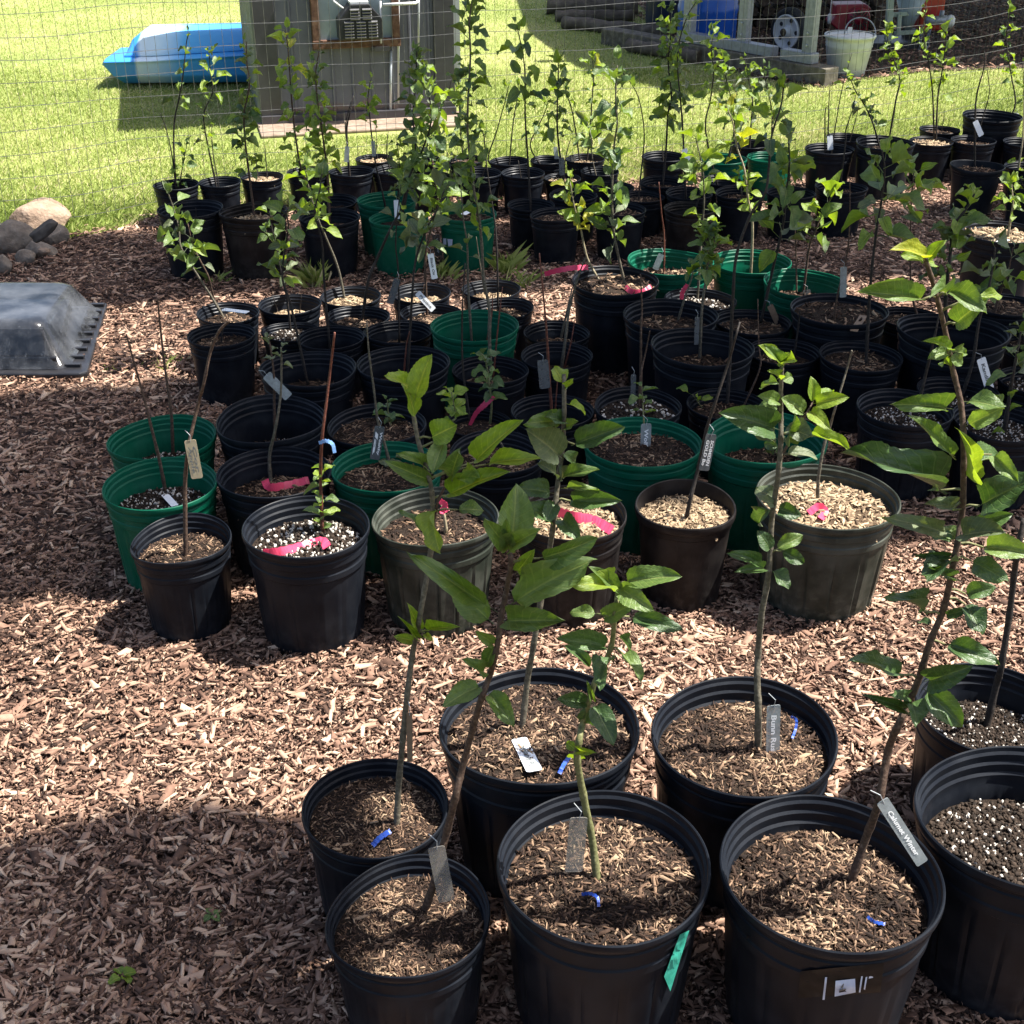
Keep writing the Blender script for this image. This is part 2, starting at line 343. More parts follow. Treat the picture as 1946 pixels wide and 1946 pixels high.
# ------------------------------------------------------------------ where the pots stand
# id: rim centre x, y and rim width in the survey photo, plastic, soil kind, soil level (share of pot height), label
PB = {
 'F1': (805, 1733, 311, 'black', 'tan', .86, "small black pot nearest the camera, its sapling with large torn leaves"),
 'F2': (719, 1541, 281, 'black', 'tan', .86, "small black pot at the left end of the nearest cluster, blue tape inside"),
 'F3': (1025, 1388, 371, 'black', 'tan', .88, "wide black nursery pot with a white tag lying flat on its wood-chip soil"),
 'F4': (1125, 1637, 410, 'black', 'tan', .84, "big black nursery pot with a torn teal tape strip on its side"),
 'F5': (1422, 1410, 362, 'black', 'tan', .87, "wide black nursery pot whose sapling carries an upright frosted tag beside its stem base"),
 'F6': (1557, 1642, 416, 'black', 'tan', .80, "big black nursery pot with a ragged barcode sticker on its side"),
 'F7': (1958, 1553, 418, 'black', 'perl', .72, "big black pot of white-flecked soil cut by the right edge, without a sapling"),
 'F8': (1885, 1350, 290, 'black', 'perl', .70, "black nursery pot at the right edge behind the white-flecked soil pot, dark slanted stem"),
 'A1': (344, 1026, 190, 'black', 'tan', .78, "small black pot at the left front corner, bent bare stem with tan tag"),
 'A2': (582, 1003, 242, 'black', 'perl', .82, "black pot of white-flecked soil in the front row, long pink ribbon and red stem"),
 'A3': (827, 985, 237, 'olive', 'tan', .80, "olive grey fluted pot in the front row right of the white-flecked pot"),
 'A4': (1085, 977, 216, 'brown', 'husk', .84, "dark brown pot in the front row with a broad pink ribbon across pale soil"),
 'A5': (1304, 962, 198, 'brown', 'husk', .84, "brown thick-rimmed pot in the front row between the pink-ribbon pot and the pale olive pot"),
 'A6': (1563, 937, 266, 'olive', 'husk', .84, "pale olive ribbed pot at the right end of the front row, small pink knot"),
 'B1': (311, 838, 201, 'green', 'perl', .62, "green pot at the left edge of the block, farther of two, upright bare brown stem"),
 'B2': (306, 918, 217, 'green', 'perl', .72, "green pot at the left edge of the block, nearer of two, white tag inside"),
 'B3': (512, 800, 214, 'black', 'perl', .55, "deep half-empty black pot beside the left green pots, thin stem with small grey leaves"),
 'B4': (520, 899, 216, 'black', 'tan', .72, "black pot with a pink ribbon lying on brown bark, behind the white-flecked front pot"),
 'B5': (715, 810, 188, 'black', 'tan', .84, "black bark-filled pot with a low leafy shoot, just behind a green pot"),
 'B6': (735, 890, 214, 'green', 'tan', .80, "green pot behind the olive pot, slanted stem with a grey lettered tag"),
 'B7': (945, 862, 185, 'black', 'tan', .80, "black pot half hidden behind big glossy leaves in the second row"),
 'B8': (1221, 842, 224, 'green', 'tan', .86, "wide green pot full of tan chips with a cloudy tag hanging over it"),
 'B9': (1464, 841, 236, 'green', 'tan', .66, "wide green pot behind the pale olive pot, its upper wall glowing in the sun"),
 'B10': (1722, 778, 179, 'black', 'perl', .80, "black pot of white-flecked soil with a drain hole, right of the glowing green pot"),
 'B11': (1900, 803, 180, 'black', 'perl', .80, "black pot at the right edge, dark stem with a white graft tie"),
 'C1': (924, 690, 142, 'black', 'tan', .72, "black pot right below the green ringed pot in the middle rows, two bare stems"),
 'C2': (1058, 678, 140, 'black', 'dark', .66, "black pot with a forked grey stem, nearer of two below the sunny chip gap"),
 'C3': (1058, 634, 126, 'black', 'tan', .70, "black pot with a bare grey stem, farther of two below the sunny chip gap"),
 'C4': (915, 805, 128, 'black', 'dark', .80, "black pot holding a small leafy whip tied with a pink ribbon"),
 'C5': (1049, 783, 157, 'black', 'dark', .60, "shallow-filled black pot with a tall bare whip and a dark hanging tag"),
 'C6': (1209, 773, 170, 'black', 'perl', .84, "black pot of dark soil with white flecks just behind the tan-chip green pot"),
 'C7': (1374, 760, 150, 'black', 'tan', .82, "black pot behind the glowing green pot, tall dark stem with white tie"),
 'C8': (1336, 662, 195, 'black', 'tan', .70, "wide black pot in the middle whose sapling ends in a curled dark leaf tuft"),
 'C9': (1281, 607, 180, 'black', 'tan', .80, "wide black pot behind the middle one, short whip with small grey leaves"),
 'C10': (1170, 535, 170, 'black', 'tan', .88, "big tall black pot standing in the sunny gap with pink ribbons at its soil"),
 'C11': (1317, 562, 134, 'black', 'perl', .84, "small black pot with a pink ribbon, in front of the three pale green pots"),
 'C12': (1285, 508, 162, 'green', 'tan', .74, "pale green pot, leftmost of three behind the middle block, red-tipped bare whip"),
 'C13': (1436, 502, 150, 'green', 'tan', .55, "dark-walled green pot, middle of three, pale stem with yellow leaves"),
 'C14': (1520, 535, 158, 'green', 'tan', .70, "green pot, rightmost of three behind the middle block"),
 'C15': (1586, 594, 181, 'black', 'tan', .88, "brim-full black pot in front of the rightmost of the three green pots"),
 'C16': (1441, 614, 141, 'black', 'tan', .84, "black pot of bark with a brown tag, right of the middle block"),
 'C17': (1499, 670, 137, 'black', 'tan', .76, "small black pot with a short dark stub, in front of the brown-tag pot"),
 'C18': (1641, 672, 156, 'black', 'tan', .84, "black bark-filled pot with a tall dark stem and drooping light leaves"),
 'C19': (1727, 604, 115, 'black', 'tan', .84, "small black pot at the edge of the sunny chips on the right"),
 'C20': (1810, 641, 204, 'black', 'tan', .58, "very wide half-empty black pot on the right"),
 'C21': (1962, 650, 110, 'black', 'tan', .8, "black pot cut by the right edge beside the very wide pot"),
 'C22': (1818, 738, 150, 'black', 'perl', .76, "black pot with a white lettered tag, in front of the very wide pot"),
 'C23': (1956, 722, 140, 'black', 'perl', .8, "black pot cut by the right edge beside the white-tag pot"),
 'C24': (1905, 580, 128, 'black', 'tan', .88, "black bark-filled pot behind the very wide pot on the right"),
 'D1': (421, 638, 128, 'black', 'tan', .80, "black pot at the left end of the middle block, nearest of its pair, weedy soil"),
 'D2': (434, 596, 119, 'black', 'tan', .80, "black pot with a white tag lying across its rim, left end of the middle block"),
 'D3': (551, 580, 117, 'black', 'husk', .72, "black pot with thin sticks, second from left in the farthest middle row"),
 'D4': (551, 632, 105, 'black', 'perl', .84, "small grey-rimmed pot among the left middle pots"),
 'D5': (667, 566, 115, 'black', 'husk', .80, "black pot with bright sunlit soil, left of centre in the farthest middle row"),
 'D6': (681, 602, 119, 'black', 'tan', .80, "black bark-filled pot right in front of the bright sunlit one"),
 'D7': (629, 643, 127, 'black', 'dark', .58, "dark half-empty black pot between the grey-rimmed and the bark-filled pots"),
 'D8': (756, 632, 126, 'black', 'dark', .66, "dark black pot just left of the green ringed pot"),
 'D9': (802, 562, 114, 'black', 'husk', .74, "black pot at the far side of the middle block, behind the white-tag pot"),
 'D10': (817, 594, 116, 'black', 'tan', .82, "black pot with a slanted bright white tag over its rim"),
 'D11': (934, 552, 111, 'black', 'husk', .74, "black pot beside the grass tuft, farthest right of the left middle pots"),
 'D12': (954, 586, 118, 'black', 'tan', .78, "black bark-filled pot in front of the pot beside the grass tuft"),
 'D13': (909, 634, 172, 'green', 'tan', .62, "green ringed pot in the middle of the block, several bare stems in it"),
 'D14': (586, 702, 180, 'black', 'dark', .66, "wide dark black pot, left of two in the row behind the deep half-empty pot"),
 'D15': (766, 692, 177, 'black', 'tan', .66, "wide black pot, right of two in the row behind the deep half-empty pot"),
 'E1': (334, 352, 83, 'black', 'dark', .7, "black pot at the left end of the fence row"),
 'E2': (418, 347, 80, 'black', 'dark', .66, "black pot second from left in the fence row"),
 'E3': (497, 337, 79, 'black', 'husk', .86, "black pot third from left in the fence row, pale soil and short sticks"),
 'E4': (362, 398, 123, 'black', 'dark', .66, "large black pot at the left end of the row before the fence row"),
 'E5': (482, 403, 126, 'brown', 'husk', .80, "large brown-black pot second from left before the fence row, dense upright sapling"),
 'E6': (626, 414, 117, 'black', 'dark', .76, "black pot left of the three dark green far pots"),
 'E7': (625, 384, 105, 'black', 'dark', .74, "black pot right behind the one left of the far green pots"),
 'E8': (738, 385, 115, 'green', 'dark', .66, "green far pot, hindmost of three"),
 'E9': (754, 412, 112, 'green', 'dark', .8, "green far pot, front left of three, with a blue tie before it"),
 'E10': (888, 407, 113, 'green', 'tan', .84, "green far pot, front right of three, torn white sticker on its side"),
 'E11': (667, 327, 83, 'black', 'dark', .7, "black pot with two dark bare rods and a pale tag, before the shed"),
 'E12': (711, 303, 72, 'black', 'husk', .84, "small black pot nearest the shed's concrete pad"),
 'E13': (746, 324, 79, 'black', 'dark', .7, "black pot before the shed, right of the bare-rod pot"),
 'E14': (585, 328, 80, 'black', 'dark', .7, "black pot under the bright leafy whip before the shed"),
 'E15': (805, 306, 70, 'black', 'dark', .7, "small black pot behind bushy leaves right of the shed front"),
 'E16': (822, 338, 75, 'black', 'dark', .7, "black pot hidden behind bushy olive leaves, farther row"),
 'E17': (885, 305, 70, 'black', 'tan', .84, "small black pot at the foot of the tallest thin sapling"),
 'E18': (912, 330, 83, 'black', 'dark', .7, "black pot in front of the tallest thin sapling's neighbour"),
 'E19': (968, 308, 74, 'black', 'dark', .7, "black pot with two slanted whips against the bright lawn"),
 'E20': (993, 330, 84, 'black', 'dark', .66, "black ribbed pot centre back, first before the two slanted whips"),
 'E21': (1040, 306, 68, 'black', 'dark', .7, "small black pot centre back with a slanted leafy whip"),
 'E22': (1069, 340, 70, 'black', 'husk', .86, "small pale-soiled pot under two grey tags centre back"),
 'E23': (1112, 303, 74, 'black', 'husk', .8, "black pot at the fence centre back, yellow-topped sapling"),
 'E24': (1140, 327, 74, 'black', 'dark', .7, "black pot centre back under broad pale leaves"),
 'E25': (1090, 372, 95, 'black', 'dark', .7, "black pot centre back with a bushy dark-leaved sapling"),
 'E26': (1009, 391, 90, 'black', 'dark', .62, "black pot with a straight stem, left front of the centre back group"),
 'E27': (1056, 410, 97, 'black', 'tan', .84, "black ribbed pot front of the centre back group behind yellow leaves"),
 'E28': (1178, 399, 100, 'black', 'tan', .84, "black ribbed pot right front of the centre back group"),
 'E29': (1228, 375, 81, 'black', 'tan', .84, "black pot with a thin arching whip, right of the centre back group"),
 'E30': (1165, 357, 80, 'black', 'dark', .7, "black pot deep in the centre back group under arching leaves"),
 'E31': (1260, 349, 89, 'black', 'tan', .8, "black pot with a dark stem and bushy crown near the blue barrel's line"),
 'E32': (1262, 299, 85, 'black', 'dark', .7, "black pot standing against the lawn below the blue barrel"),
 'E33': (1305, 368, 90, 'black', 'dark', .7, "black pot with a white tag on its tall sapling"),
 'E34': (1311, 398, 98, 'brown', 'dark', .66, "brown pot at the front of the far right-centre group"),
 'E35': (1406, 368, 95, 'black', 'tan', .8, "black pot behind the yellow-leaved stem"),
 'E36': (1372, 345, 76, 'black', 'dark', .7, "black pot in front of the far dark green tub"),
 'E37': (1375, 303, 90, 'green', 'dark', .6, "dark green tub at the fence, left of two"),
 'E38': (1462, 300, 84, 'green', 'dark', .5, "dark green tub at the fence, right of two"),
 'E39': (1425, 275, 78, 'black', 'dark', .7, "black pot farthest back between the two dark green tubs"),
 'E40': (1503, 368, 92, 'black', 'dark', .7, "black pot under a drooping light green crown, far right-centre"),
 'E41': (1598, 357, 98, 'black', 'tan', .8, "black pot standing free on the chips, far right-centre"),
 'E42': (1577, 284, 92, 'black', 'dark', .62, "black pot at the fence below the white bucket, white tag and thin rods"),
 'E43': (1682, 272, 112, 'black', 'dark', .78, "large black pot at the fence right of the bucket, two leafy saplings"),
 'E44': (1775, 270, 80, 'black', 'husk', .88, "black pot of pale chips at the fence with a forked bright sapling"),
 'E45': (1790, 248, 74, 'black', 'tan', .86, "black pot tucked behind the pale-chip pot at the fence"),
 'E46': (1850, 266, 82, 'black', 'tan', .84, "black pot behind the lone near pot at the right fence"),
 'E47': (1890, 226, 112, 'black', 'dark', .6, "largest black pot at the right end of the fence row"),
 'E48': (1935, 268, 80, 'black', 'dark', .7, "black pot at the right edge below the largest fence pot"),
 'E49': (1857, 317, 98, 'black', 'tan', .86, "lone black pot with pinkish chips and a withered forked stem on the right"),
 'E50': (1950, 318, 80, 'black', 'dark', .7, "black pot cut by the right edge with a tall yellow cane"),
 'E51': (1958, 352, 85, 'black', 'dark', .7, "black pot cut by the right edge below the yellow-cane pot"),
 'E52': (1905, 442, 148, 'black', 'husk', .88, "big black pot of pale gravelly chips with a white scrap, right edge"),
 'E54': (1610, 262, 76, 'black', 'dark', .7, "black pot squeezed between the rod pot and the large fence pot"),
}
POT_K = 0.93
TALL = {'A1': 1.10, 'A2': 1.09, 'A5': 1.10, 'A6': .92, 'A4': 1.05, 'B10': 1.05, 'D1': 1.08, 'E5': 1.08, 'E4': 1.12, 'C10': 1.08}   # pots of a taller or squatter make
class Pot: pass
pots = {}
for k, (cx, cy, w, colr, soil, lev, lab) in PB.items():
    v = (cy - CPX) / FPX; s = SP + v * CP
    kz = TALL.get(k, 1.0); Z = EYE / (s + POT_K * kz * w / FPX)
    D = w * Z / FPX; h = POT_K * kz * D
    p = at_z(cx, cy, h)
    q = Pot(); q.id = k; q.D = D; q.h = h; q.x = p.x; q.y = p.y; q.color = colr; q.soil = soil; q.level = lev; q.kz = kz; q.label = lab
    q.top = h * lev; pots[k] = q
pl = list(pots.values())
for it in range(60):                      # neighbours touch at the rims, they do not run into each other
    for i in range(len(pl)):
        for j in range(i + 1, len(pl)):
            a, b = pl[i], pl[j]
            dx, dy = b.x - a.x, b.y - a.y; d = math.hypot(dx, dy) or 1e-6
            need = 0.5 * (a.D + b.D) * (1.03 if a.id[0] == 'F' and b.id[0] == 'F' else 0.985)
            if d < need:
                m = (need - d) * 0.25
                a.x -= dx / d * m; a.y -= dy / d * m; b.x += dx / d * m; b.y += dy / d * m

# ------------------------------------------------------------------ ground, mulch bed, lawn
def sheet(name, poly, z, mat):
    me = mesh([(p[0], p[1], z) for p in poly], [tuple(range(len(poly)))], name=name)
    return tag(link(name, me, mat), kind='structure')
m, nt, N, L, b = mat_new("lawn_soil")
n1 = noise(nt, 0.9, 5); n2 = noise(nt, 14, 5)
mxn = N.new("ShaderNodeMath"); mxn.operation = 'MULTIPLY_ADD'; mxn.inputs[1].default_value = 0.5
L.new(n2.outputs["Fac"], mxn.inputs[0]); L.new(n1.outputs["Fac"], mxn.inputs[2])
rr = ramp(nt, mxn.outputs[0], [(0.5, (0.12, 0.155, 0.030)), (0.75, (0.19, 0.225, 0.052)), (1.0, (0.29, 0.28, 0.11))])
L.new(rr.outputs[0], b.inputs["Base Color"]); b.inputs["Roughness"].default_value = 0.95
bump(nt, n2.outputs["Fac"], b, 0.3, 0.02); M['lawn_soil'] = m
sheet("ground", [(-300, -60), (300, -60), (300, 420), (-300, 420)], 0.0, M['lawn_soil'])

# edge of the mulch bed, surveyed left to right
EDGE_PX = [(-250, 478), (0, 462), (70, 452), (140, 450), (215, 437), (285, 416), (330, 404), (430, 398), (560, 388), (700, 376), (860, 366), (1000, 360), (1200, 344), (1400, 330), (1560, 322), (1730, 308), (1946, 288), (2300, 262)]
EDGE = [at_z(x, y) for x, y in EDGE_PX]
ex = np.array([p.x for p in EDGE]); ey = np.array([p.y for p in EDGE])
def edge_y(x): return np.interp(x, ex, ey) + 0.05 * np.sin(np.asarray(x) * 7.3) + 0.03 * np.sin(np.asarray(x) * 19.1 + 1)
xs = np.linspace(ex[0], ex[-1], 90)
m, nt, N, L, b = mat_new("mulch_base")
n1 = noise(nt, 60, 6, rough=0.7)
vo = N.new("ShaderNodeTexVoronoi"); vo.inputs["Scale"].default_value = 75.0
tc = N.new("ShaderNodeTexCoord"); L.new(tc.outputs["Object"], vo.inputs["Vector"])
mv = N.new("ShaderNodeMath"); mv.operation = 'MULTIPLY_ADD'; mv.inputs[1].default_value = 0.5
sp = N.new("ShaderNodeSeparateColor"); L.new(vo.outputs["Color"], sp.inputs[0])
L.new(sp.outputs[0], mv.inputs[0]); L.new(n1.outputs["Fac"], mv.inputs[2])
rr = ramp(nt, mv.outputs[0], [(0.3, (0.018, 0.011, 0.008)), (0.6, (0.055, 0.031, 0.022)), (1.0, (0.16, 0.095, 0.066))])
L.new(rr.outputs[0], b.inputs["Base Color"]); b.inputs["Roughness"].default_value = 0.95
bump(nt, mv.outputs[0], b, 0.9, 0.02); M['mulch_base'] = m
sheet("mulch_bed", [(-9, -2), (9, -2)] + [(xs[i], float(edge_y(xs[i]))) for i in range(89, -1, -1)], 0.005, M['mulch_base'])

def chips_mesh(P, Ln, Wd, Th, yaw, tilt, roll, tone, name, lean=False):
    """one thin irregular splinter per row"""
    n = len(P)
    base = np.array([(-.5, -.5, -.5), (.5, -.5, -.5), (.5, .5, -.5), (-.5, .5, -.5), (-.5, -.5, .5), (.5, -.5, .5), (.5, .5, .5), (-.5, .5, .5)])
    V = np.repeat(base[None], n, 0) * 1.0
    jit = rng.uniform(0.62, 1.0, (n, 4, 1))
    V[:, :4, :2] *= 1.0; V[:, 4:, :2] *= jit
    sk = rng.uniform(-0.22, 0.22, (n, 1)); V[:, :, 0] += V[:, :, 1] * sk * 2
    e = rng.uniform(0.35, 1.0, (n, 2)); V[:, [1, 2, 5, 6], 1] *= e[:, :1]; V[:, [0, 3, 4, 7], 1] *= e[:, 1:]
    V[:, :, 0] *= Ln[:, None]; V[:, :, 1] *= Wd[:, None]; V[:, :, 2] *= Th[:, None]
    def rot(V, a, i, j):
        c, s = np.cos(a)[:, None], np.sin(a)[:, None]
        x, y = V[:, :, i].copy(), V[:, :, j].copy()
        V[:, :, i] = c * x - s * y; V[:, :, j] = s * x + c * y
    rot(V, roll, 1, 2); rot(V, tilt, 0, 2); rot(V, yaw, 0, 1)
    V += P[:, None, :]
    q = np.array([(4, 5, 6, 7), (0, 1, 5, 4), (2, 3, 7, 6)] if lean else [(4, 5, 6, 7), (0, 1, 5, 4), (1, 2, 6, 5), (2, 3, 7, 6), (3, 0, 4, 7)])
    F = (np.arange(n)[:, None, None] * 8 + q[None]).reshape(-1, 4)
    return mesh_np(V.reshape(-1, 3), F, np.repeat(tone, 8), name=name)

def mulch(n, y0, y1, size, seed_scale):
    y = rng.uniform(y0, y1, n * 3); x = rng.uniform(-1, 1, n * 3) * (0.47 * y + 0.55)
    ok = (y < edge_y(x) + rng.normal(0, 0.04, len(x)))
    for p in pl: ok &= ((x - p.x) ** 2 + (y - p.y) ** 2) > (0.37 * p.D) ** 2
    x, y = x[ok][:n], y[ok][:n]; n = len(x)
    Ln = np.clip(rng.lognormal(math.log(size), 0.62, n), size * 0.3, size * 4.2)
    Wd = Ln * rng.uniform(0.16, 0.50, n); Wd = np.clip(Wd, 0.0022, 0.022); Th = rng.uniform(0.0022, 0.0050, n) * (size / 0.02) ** 0.5
    lump = 0.006 * (np.sin(x * 9 + 1.3 * np.sin(y * 7)) + np.sin(y * 11 + x * 3))
    P = np.stack([x, y, 0.012 + lump * 0.6 + rng.uniform(0, 0.014, n)], 1)
    patch = 0.10 * np.sin(x * 2.1 + 0.7) * np.sin(y * 2.9) + 0.05 * np.sin(x * 6.3 + y * 5)
    tone = np.clip(rng.beta(1.45, 1.75, n) * 0.95 + patch + 0.10 * np.clip((Ln / size - 1.5), 0, 1), 0, 1)
    return chips_mesh(P, Ln, Wd, Th, rng.uniform(0, 6.283, n), rng.normal(0, 0.2, n), rng.normal(0, 0.3, n), tone, "mulch_chips", True)
o = link("mulch_chips", mulch(135000, 0.95, 3.1, 0.0128, 1), M['chips'])
tag(o, "loose reddish tan wood chips in the near half of the bed", "wood chips", kind='stuff')
o = link("mulch_chips", mulch(110000, 3.1, 6.9, 0.0170, 2), M['chips'])
tag(o, "loose reddish tan wood chips in the far half of the bed", "wood chips", kind='stuff')

# lawn
def blades(n, x, y, hgt, wid, tone, name):
    n = len(x); a = rng.uniform(0, 6.283, n); ln = rng.uniform(0.3, 1.35, n)
    dx, dy = np.cos(a), np.sin(a); px_, py_ = -dy, dx
    lean_x, lean_y = dx * ln * hgt, dy * ln * hgt
    V = np.zeros((n, 4, 3)); w = wid / 2
    V[:, 0] = np.stack([x - px_ * w, y - py_ * w, np.zeros(n)], 1); V[:, 1] = np.stack([x + px_ * w, y + py_ * w, np.zeros(n)], 1)
    V[:, 2] = np.stack([x + px_ * w * .9 + lean_x * .4, y + py_ * w * .9 + lean_y * .4, hgt * .62], 1)
    V[:, 3] = np.stack([x + lean_x, y + lean_y, hgt * .95], 1)
    i = np.arange(n)[:, None] * 4
    F = np.concatenate([i + np.array([[0, 1, 2]]), i + np.array([[0, 2, 3]])], 0)
    return mesh_np(V.reshape(-1, 3), F, np.repeat(tone, 4), name=name)
M['grass'] = toned("grass_blade", [(0.0, (0.115, 0.17, 0.026)), (0.35, (0.25, 0.32, 0.068)), (0.65, (0.37, 0.42, 0.125)), (0.85, (0.45, 0.44, 0.19)), (1.0, (0.55, 0.47, 0.28))], 0.6, 0.1, 3, 0.3, transl=0.35)
DIRT_PX = [(1240, 40), (1335, 122), (1450, 152), (1565, 168), (1620, 154), (1750, 138), (1946, 130), (2150, 122)]
DIRT = [at_z(a, b) for a, b in DIRT_PX]
dxs = np.array([p.x for p in DIRT]); dys = np.array([p.y for p in DIRT])
PADC = [at_z(494, 262), at_z(872, 240)]
def lawn(n, y0, y1):
    y = rng.uniform(y0, y1, n); x = rng.uniform(-1, 1, n) * (0.42 * y + 0.4)
    ok = y > edge_y(x) - 0.03 + rng.normal(0, 0.05, n) ** 2
    ok &= ~((x > dxs[0]) & (y > np.interp(x, dxs, dys) + rng.normal(0, 0.05, n)))
    ok &= ~((x > -1.62) & (x < -0.33) & (y > 7.72 + (x + 1.6) * 0.21) & (y < 9.0))
    x, y = x[ok], y[ok]; n = len(x)
    near = np.clip(1 - (y - edge_y(x)) / 1.2, 0, 1)
    h = rng.uniform(0.010, 0.026, n) * (1 + 1.0 * near) * np.clip(1.1 - (y - 6) * 0.04, 0.8, 1)
    pat = 0.14 * np.sin(x * 1.7 + 2) * np.sin(y * 1.3) + 0.10 * np.sin(x * 4.1 + y * 3.3) + 0.07 * np.sin(x * 11 - y * 7)
    dry = np.clip(np.sin(x * 1.1 + 3.1) * np.sin(y * 2.3 + x * .8) + .35 * np.sin(x * 5 + y * 4), 0, 1.3)
    straw = np.where(rng.random(n) < 0.06 + 0.22 * dry + 0.25 * np.exp(-((y - edge_y(x)) / 0.12) ** 2), 0.45, 0)
    tone = np.clip(0.45 + pat + rng.normal(0, 0.15, n) + straw + 0.10 * np.clip((y - 8) / 5, 0, 1), 0, 1)
    return blades(n, x, y, h, rng.uniform(0.003, 0.0055, n) * (1 + (y - 6) * 0.05), tone, "lawn_grass")
o = link("lawn_grass", lawn(230000, 5.6, 10.0), M['grass'])
tag(o, "sunlit mown lawn grass just behind the wire fence", "grass", kind='stuff')
o = link("lawn_grass", lawn(120000, 10.0, 16.5), M['grass'])
tag(o, "far lawn grass beyond the shed and shelter", "grass", kind='stuff')
m = simple("bare_dirt", [(0.3, (0.022, 0.015, 0.011)), (0.55, (0.06, 0.042, 0.030)), (0.8, (0.14, 0.10, 0.075))], 28, 0.95, 0.2, 0.9, bdist=0.03, detail=8)
sheet("dirt_floor", [(p.x, p.y) for p in DIRT] + [(9, 24), (0.9, 24)], 0.006, m)
nb = 9000
y = rng.uniform(8.6, 13.5, nb); x = rng.uniform(0.9, 6, nb); ok = (y > np.interp(x, dxs, dys) - 0.02); x, y = x[ok], y[ok]; nb = len(x)
Ln = rng.lognormal(math.log(0.035), .45, nb)
o = link("bark_litter", chips_mesh(np.stack([x, y, rng.uniform(.01, .03, nb)], 1), Ln, Ln * .4, np.full(nb, .006), rng.uniform(0, 6.3, nb), rng.normal(0, .25, nb), rng.normal(0, .3, nb), np.clip(rng.beta(2, 3, nb), 0, 1), "bark_litter"), M['chips'])
tag(o, "brown bark litter on the dirt under the shelter", "bark litter", kind='stuff')

# ------------------------------------------------------------------ wire fence
M['galv'] = simple("galvanised_steel", [(0.3, (0.20, 0.215, 0.25)), (0.7, (0.31, 0.33, 0.38))], 35, 0.42, 0.5, 0.05, metal=0.25)
M['wire'] = simple("galvanised_wire", [(0.3, (0.06, 0.06, 0.055)), (0.7, (0.15, 0.15, 0.14))], 60, 0.5, 0.5, 0, metal=0.3)
FEN_PX = [(-120, 452), (0, 443), (150, 428), (300, 399), (480, 380), (700, 362), (900, 350), (1100, 338), (1350, 318), (1600, 288), (1800, 250), (2000, 205), (2250, 175)]
FEN = catmull([at_z(a, b) for a, b in FEN_PX], 14)
acc = [0.0]
for a, b_ in zip(FEN, FEN[1:]): acc.append(acc[-1] + (b_ - a).length)
acc = np.array(acc); FX = np.array([p.x for p in FEN]); FY = np.array([p.y for p in FEN])
def fence_at(s): return float(np.interp(s, acc, FX)), float(np.interp(s, acc, FY))
fence = empty("wire_fence", (FEN[0].x, FEN[0].y, 0))
tag(fence, "galvanised welded wire mesh fence between the pots and the lawn", "fence")
inv = Matrix.Translation((-FEN[0].x, -FEN[0].y, 0))
FH = 1.52
def wv(s, z): return 0.012 * math.sin(s * 2.1 + z * 3) + 0.006 * math.sin(s * 6.7 - z * 5)
def wz(s, z): return z + 0.013 * math.sin(s * 1.7 + z * 2) + 0.006 * math.sin(s * 5.3 + z * 9)
mb = MB()
ss = np.arange(0, acc[-1], 0.0508)
for s in ss:                                                # upright wires
    pts = []
    for z in np.linspace(0.01, FH, 8):
        x, y_ = fence_at(s); pts.append((x + 0.003 * math.sin(s * 50), y_ + wv(s, z), wz(s, z)))
    mb.tube(pts, 0.0011, 3, False)
for z in np.arange(0.03, FH + .01, 0.1016):                 # level wires
    pts = []
    for s in np.arange(0, acc[-1], 0.11):
        x, y_ = fence_at(s); pts.append((x, y_ + wv(s, z) - 0.002, wz(s, z)))
    mb.tube(pts, 0.0014, 3, False)
mb.v = [inv @ v for v in mb.v]
o = mb.build("wire_mesh", M['wire'], fence); o["kind"] = "stuff"
for s in (0.15, acc[-1] - 0.15):
    x, y_ = fence_at(s)
    MB().tube([inv @ Vector((x, y_ + .02, -0.1)), inv @ Vector((x, y_ + .02, 1.6))], 0.022, 8).build("post", M['galv'], fence, True)

# ------------------------------------------------------------------ metal-clad outdoor furnace shed
def corr(name, a, b_, z0, z1, pitch, depth, mat, parent, nrm):
    """ribbed cladding from a to b"""
    a = Vector(a); b_ = Vector(b_); d = b_ - a; Ln = d.length; d.normalize(); v = []; f = []
    xs_ = []
    k = 0
    while k * pitch < Ln:
        for q, h in ((0, 0), (.70, 0), (.76, 1), (.84, 1), (.90, 0), (1.0, 0)):
            t = (k + q) * pitch
            if t < Ln and q < 1.0: xs_.append((t, h * depth))
        k += 1
    xs_.append((Ln, 0))
    for t, h in xs_:
        p = a + d * t + nrm * h; v += [(p.x, p.y, z0), (p.x, p.y, z1)]
    for i in range(len(xs_) - 1): f.append((2 * i, 2 * i + 2, 2 * i + 3, 2 * i + 1))
    return link(name, mesh(v, f), mat, parent)
S0 = at_z(499, 240); S1 = at_z(864, 221)
sd = (S1 - S0).normalized(); sn = Vector((sd.y, -sd.x, 0)); SW = (S1 - S0).length
shed = empty("furnace_shed", S0, math.atan2(sd.y, sd.x))
tag(shed, "grey ribbed-metal furnace shed with rusty framed vent, on the lawn", "shed")
m, nt, N, L, b = mat_new("grey_cladding")
ns = noise(nt, 9, 5); tc = N.new("ShaderNodeTexCoord"); sz = N.new("ShaderNodeSeparateXYZ"); L.new(tc.outputs["Object"], sz.inputs[0])
n3 = noise(nt, 5, 4)
ad = N.new("ShaderNodeMath"); ad.operation = 'MULTIPLY_ADD'; ad.inputs[1].default_value = -0.16; L.new(n3.outputs["Fac"], ad.inputs[0]); L.new(sz.outputs[2], ad.inputs[2])
base_r = ramp(nt, ns.outputs["Fac"], [(0.3, (0.096, 0.098, 0.122)), (0.7, (0.128, 0.130, 0.158))])
rust_f = ramp(nt, ad.outputs[0], [(-.0, (.7, .7, .7)), (0.03, (0, 0, 0))])
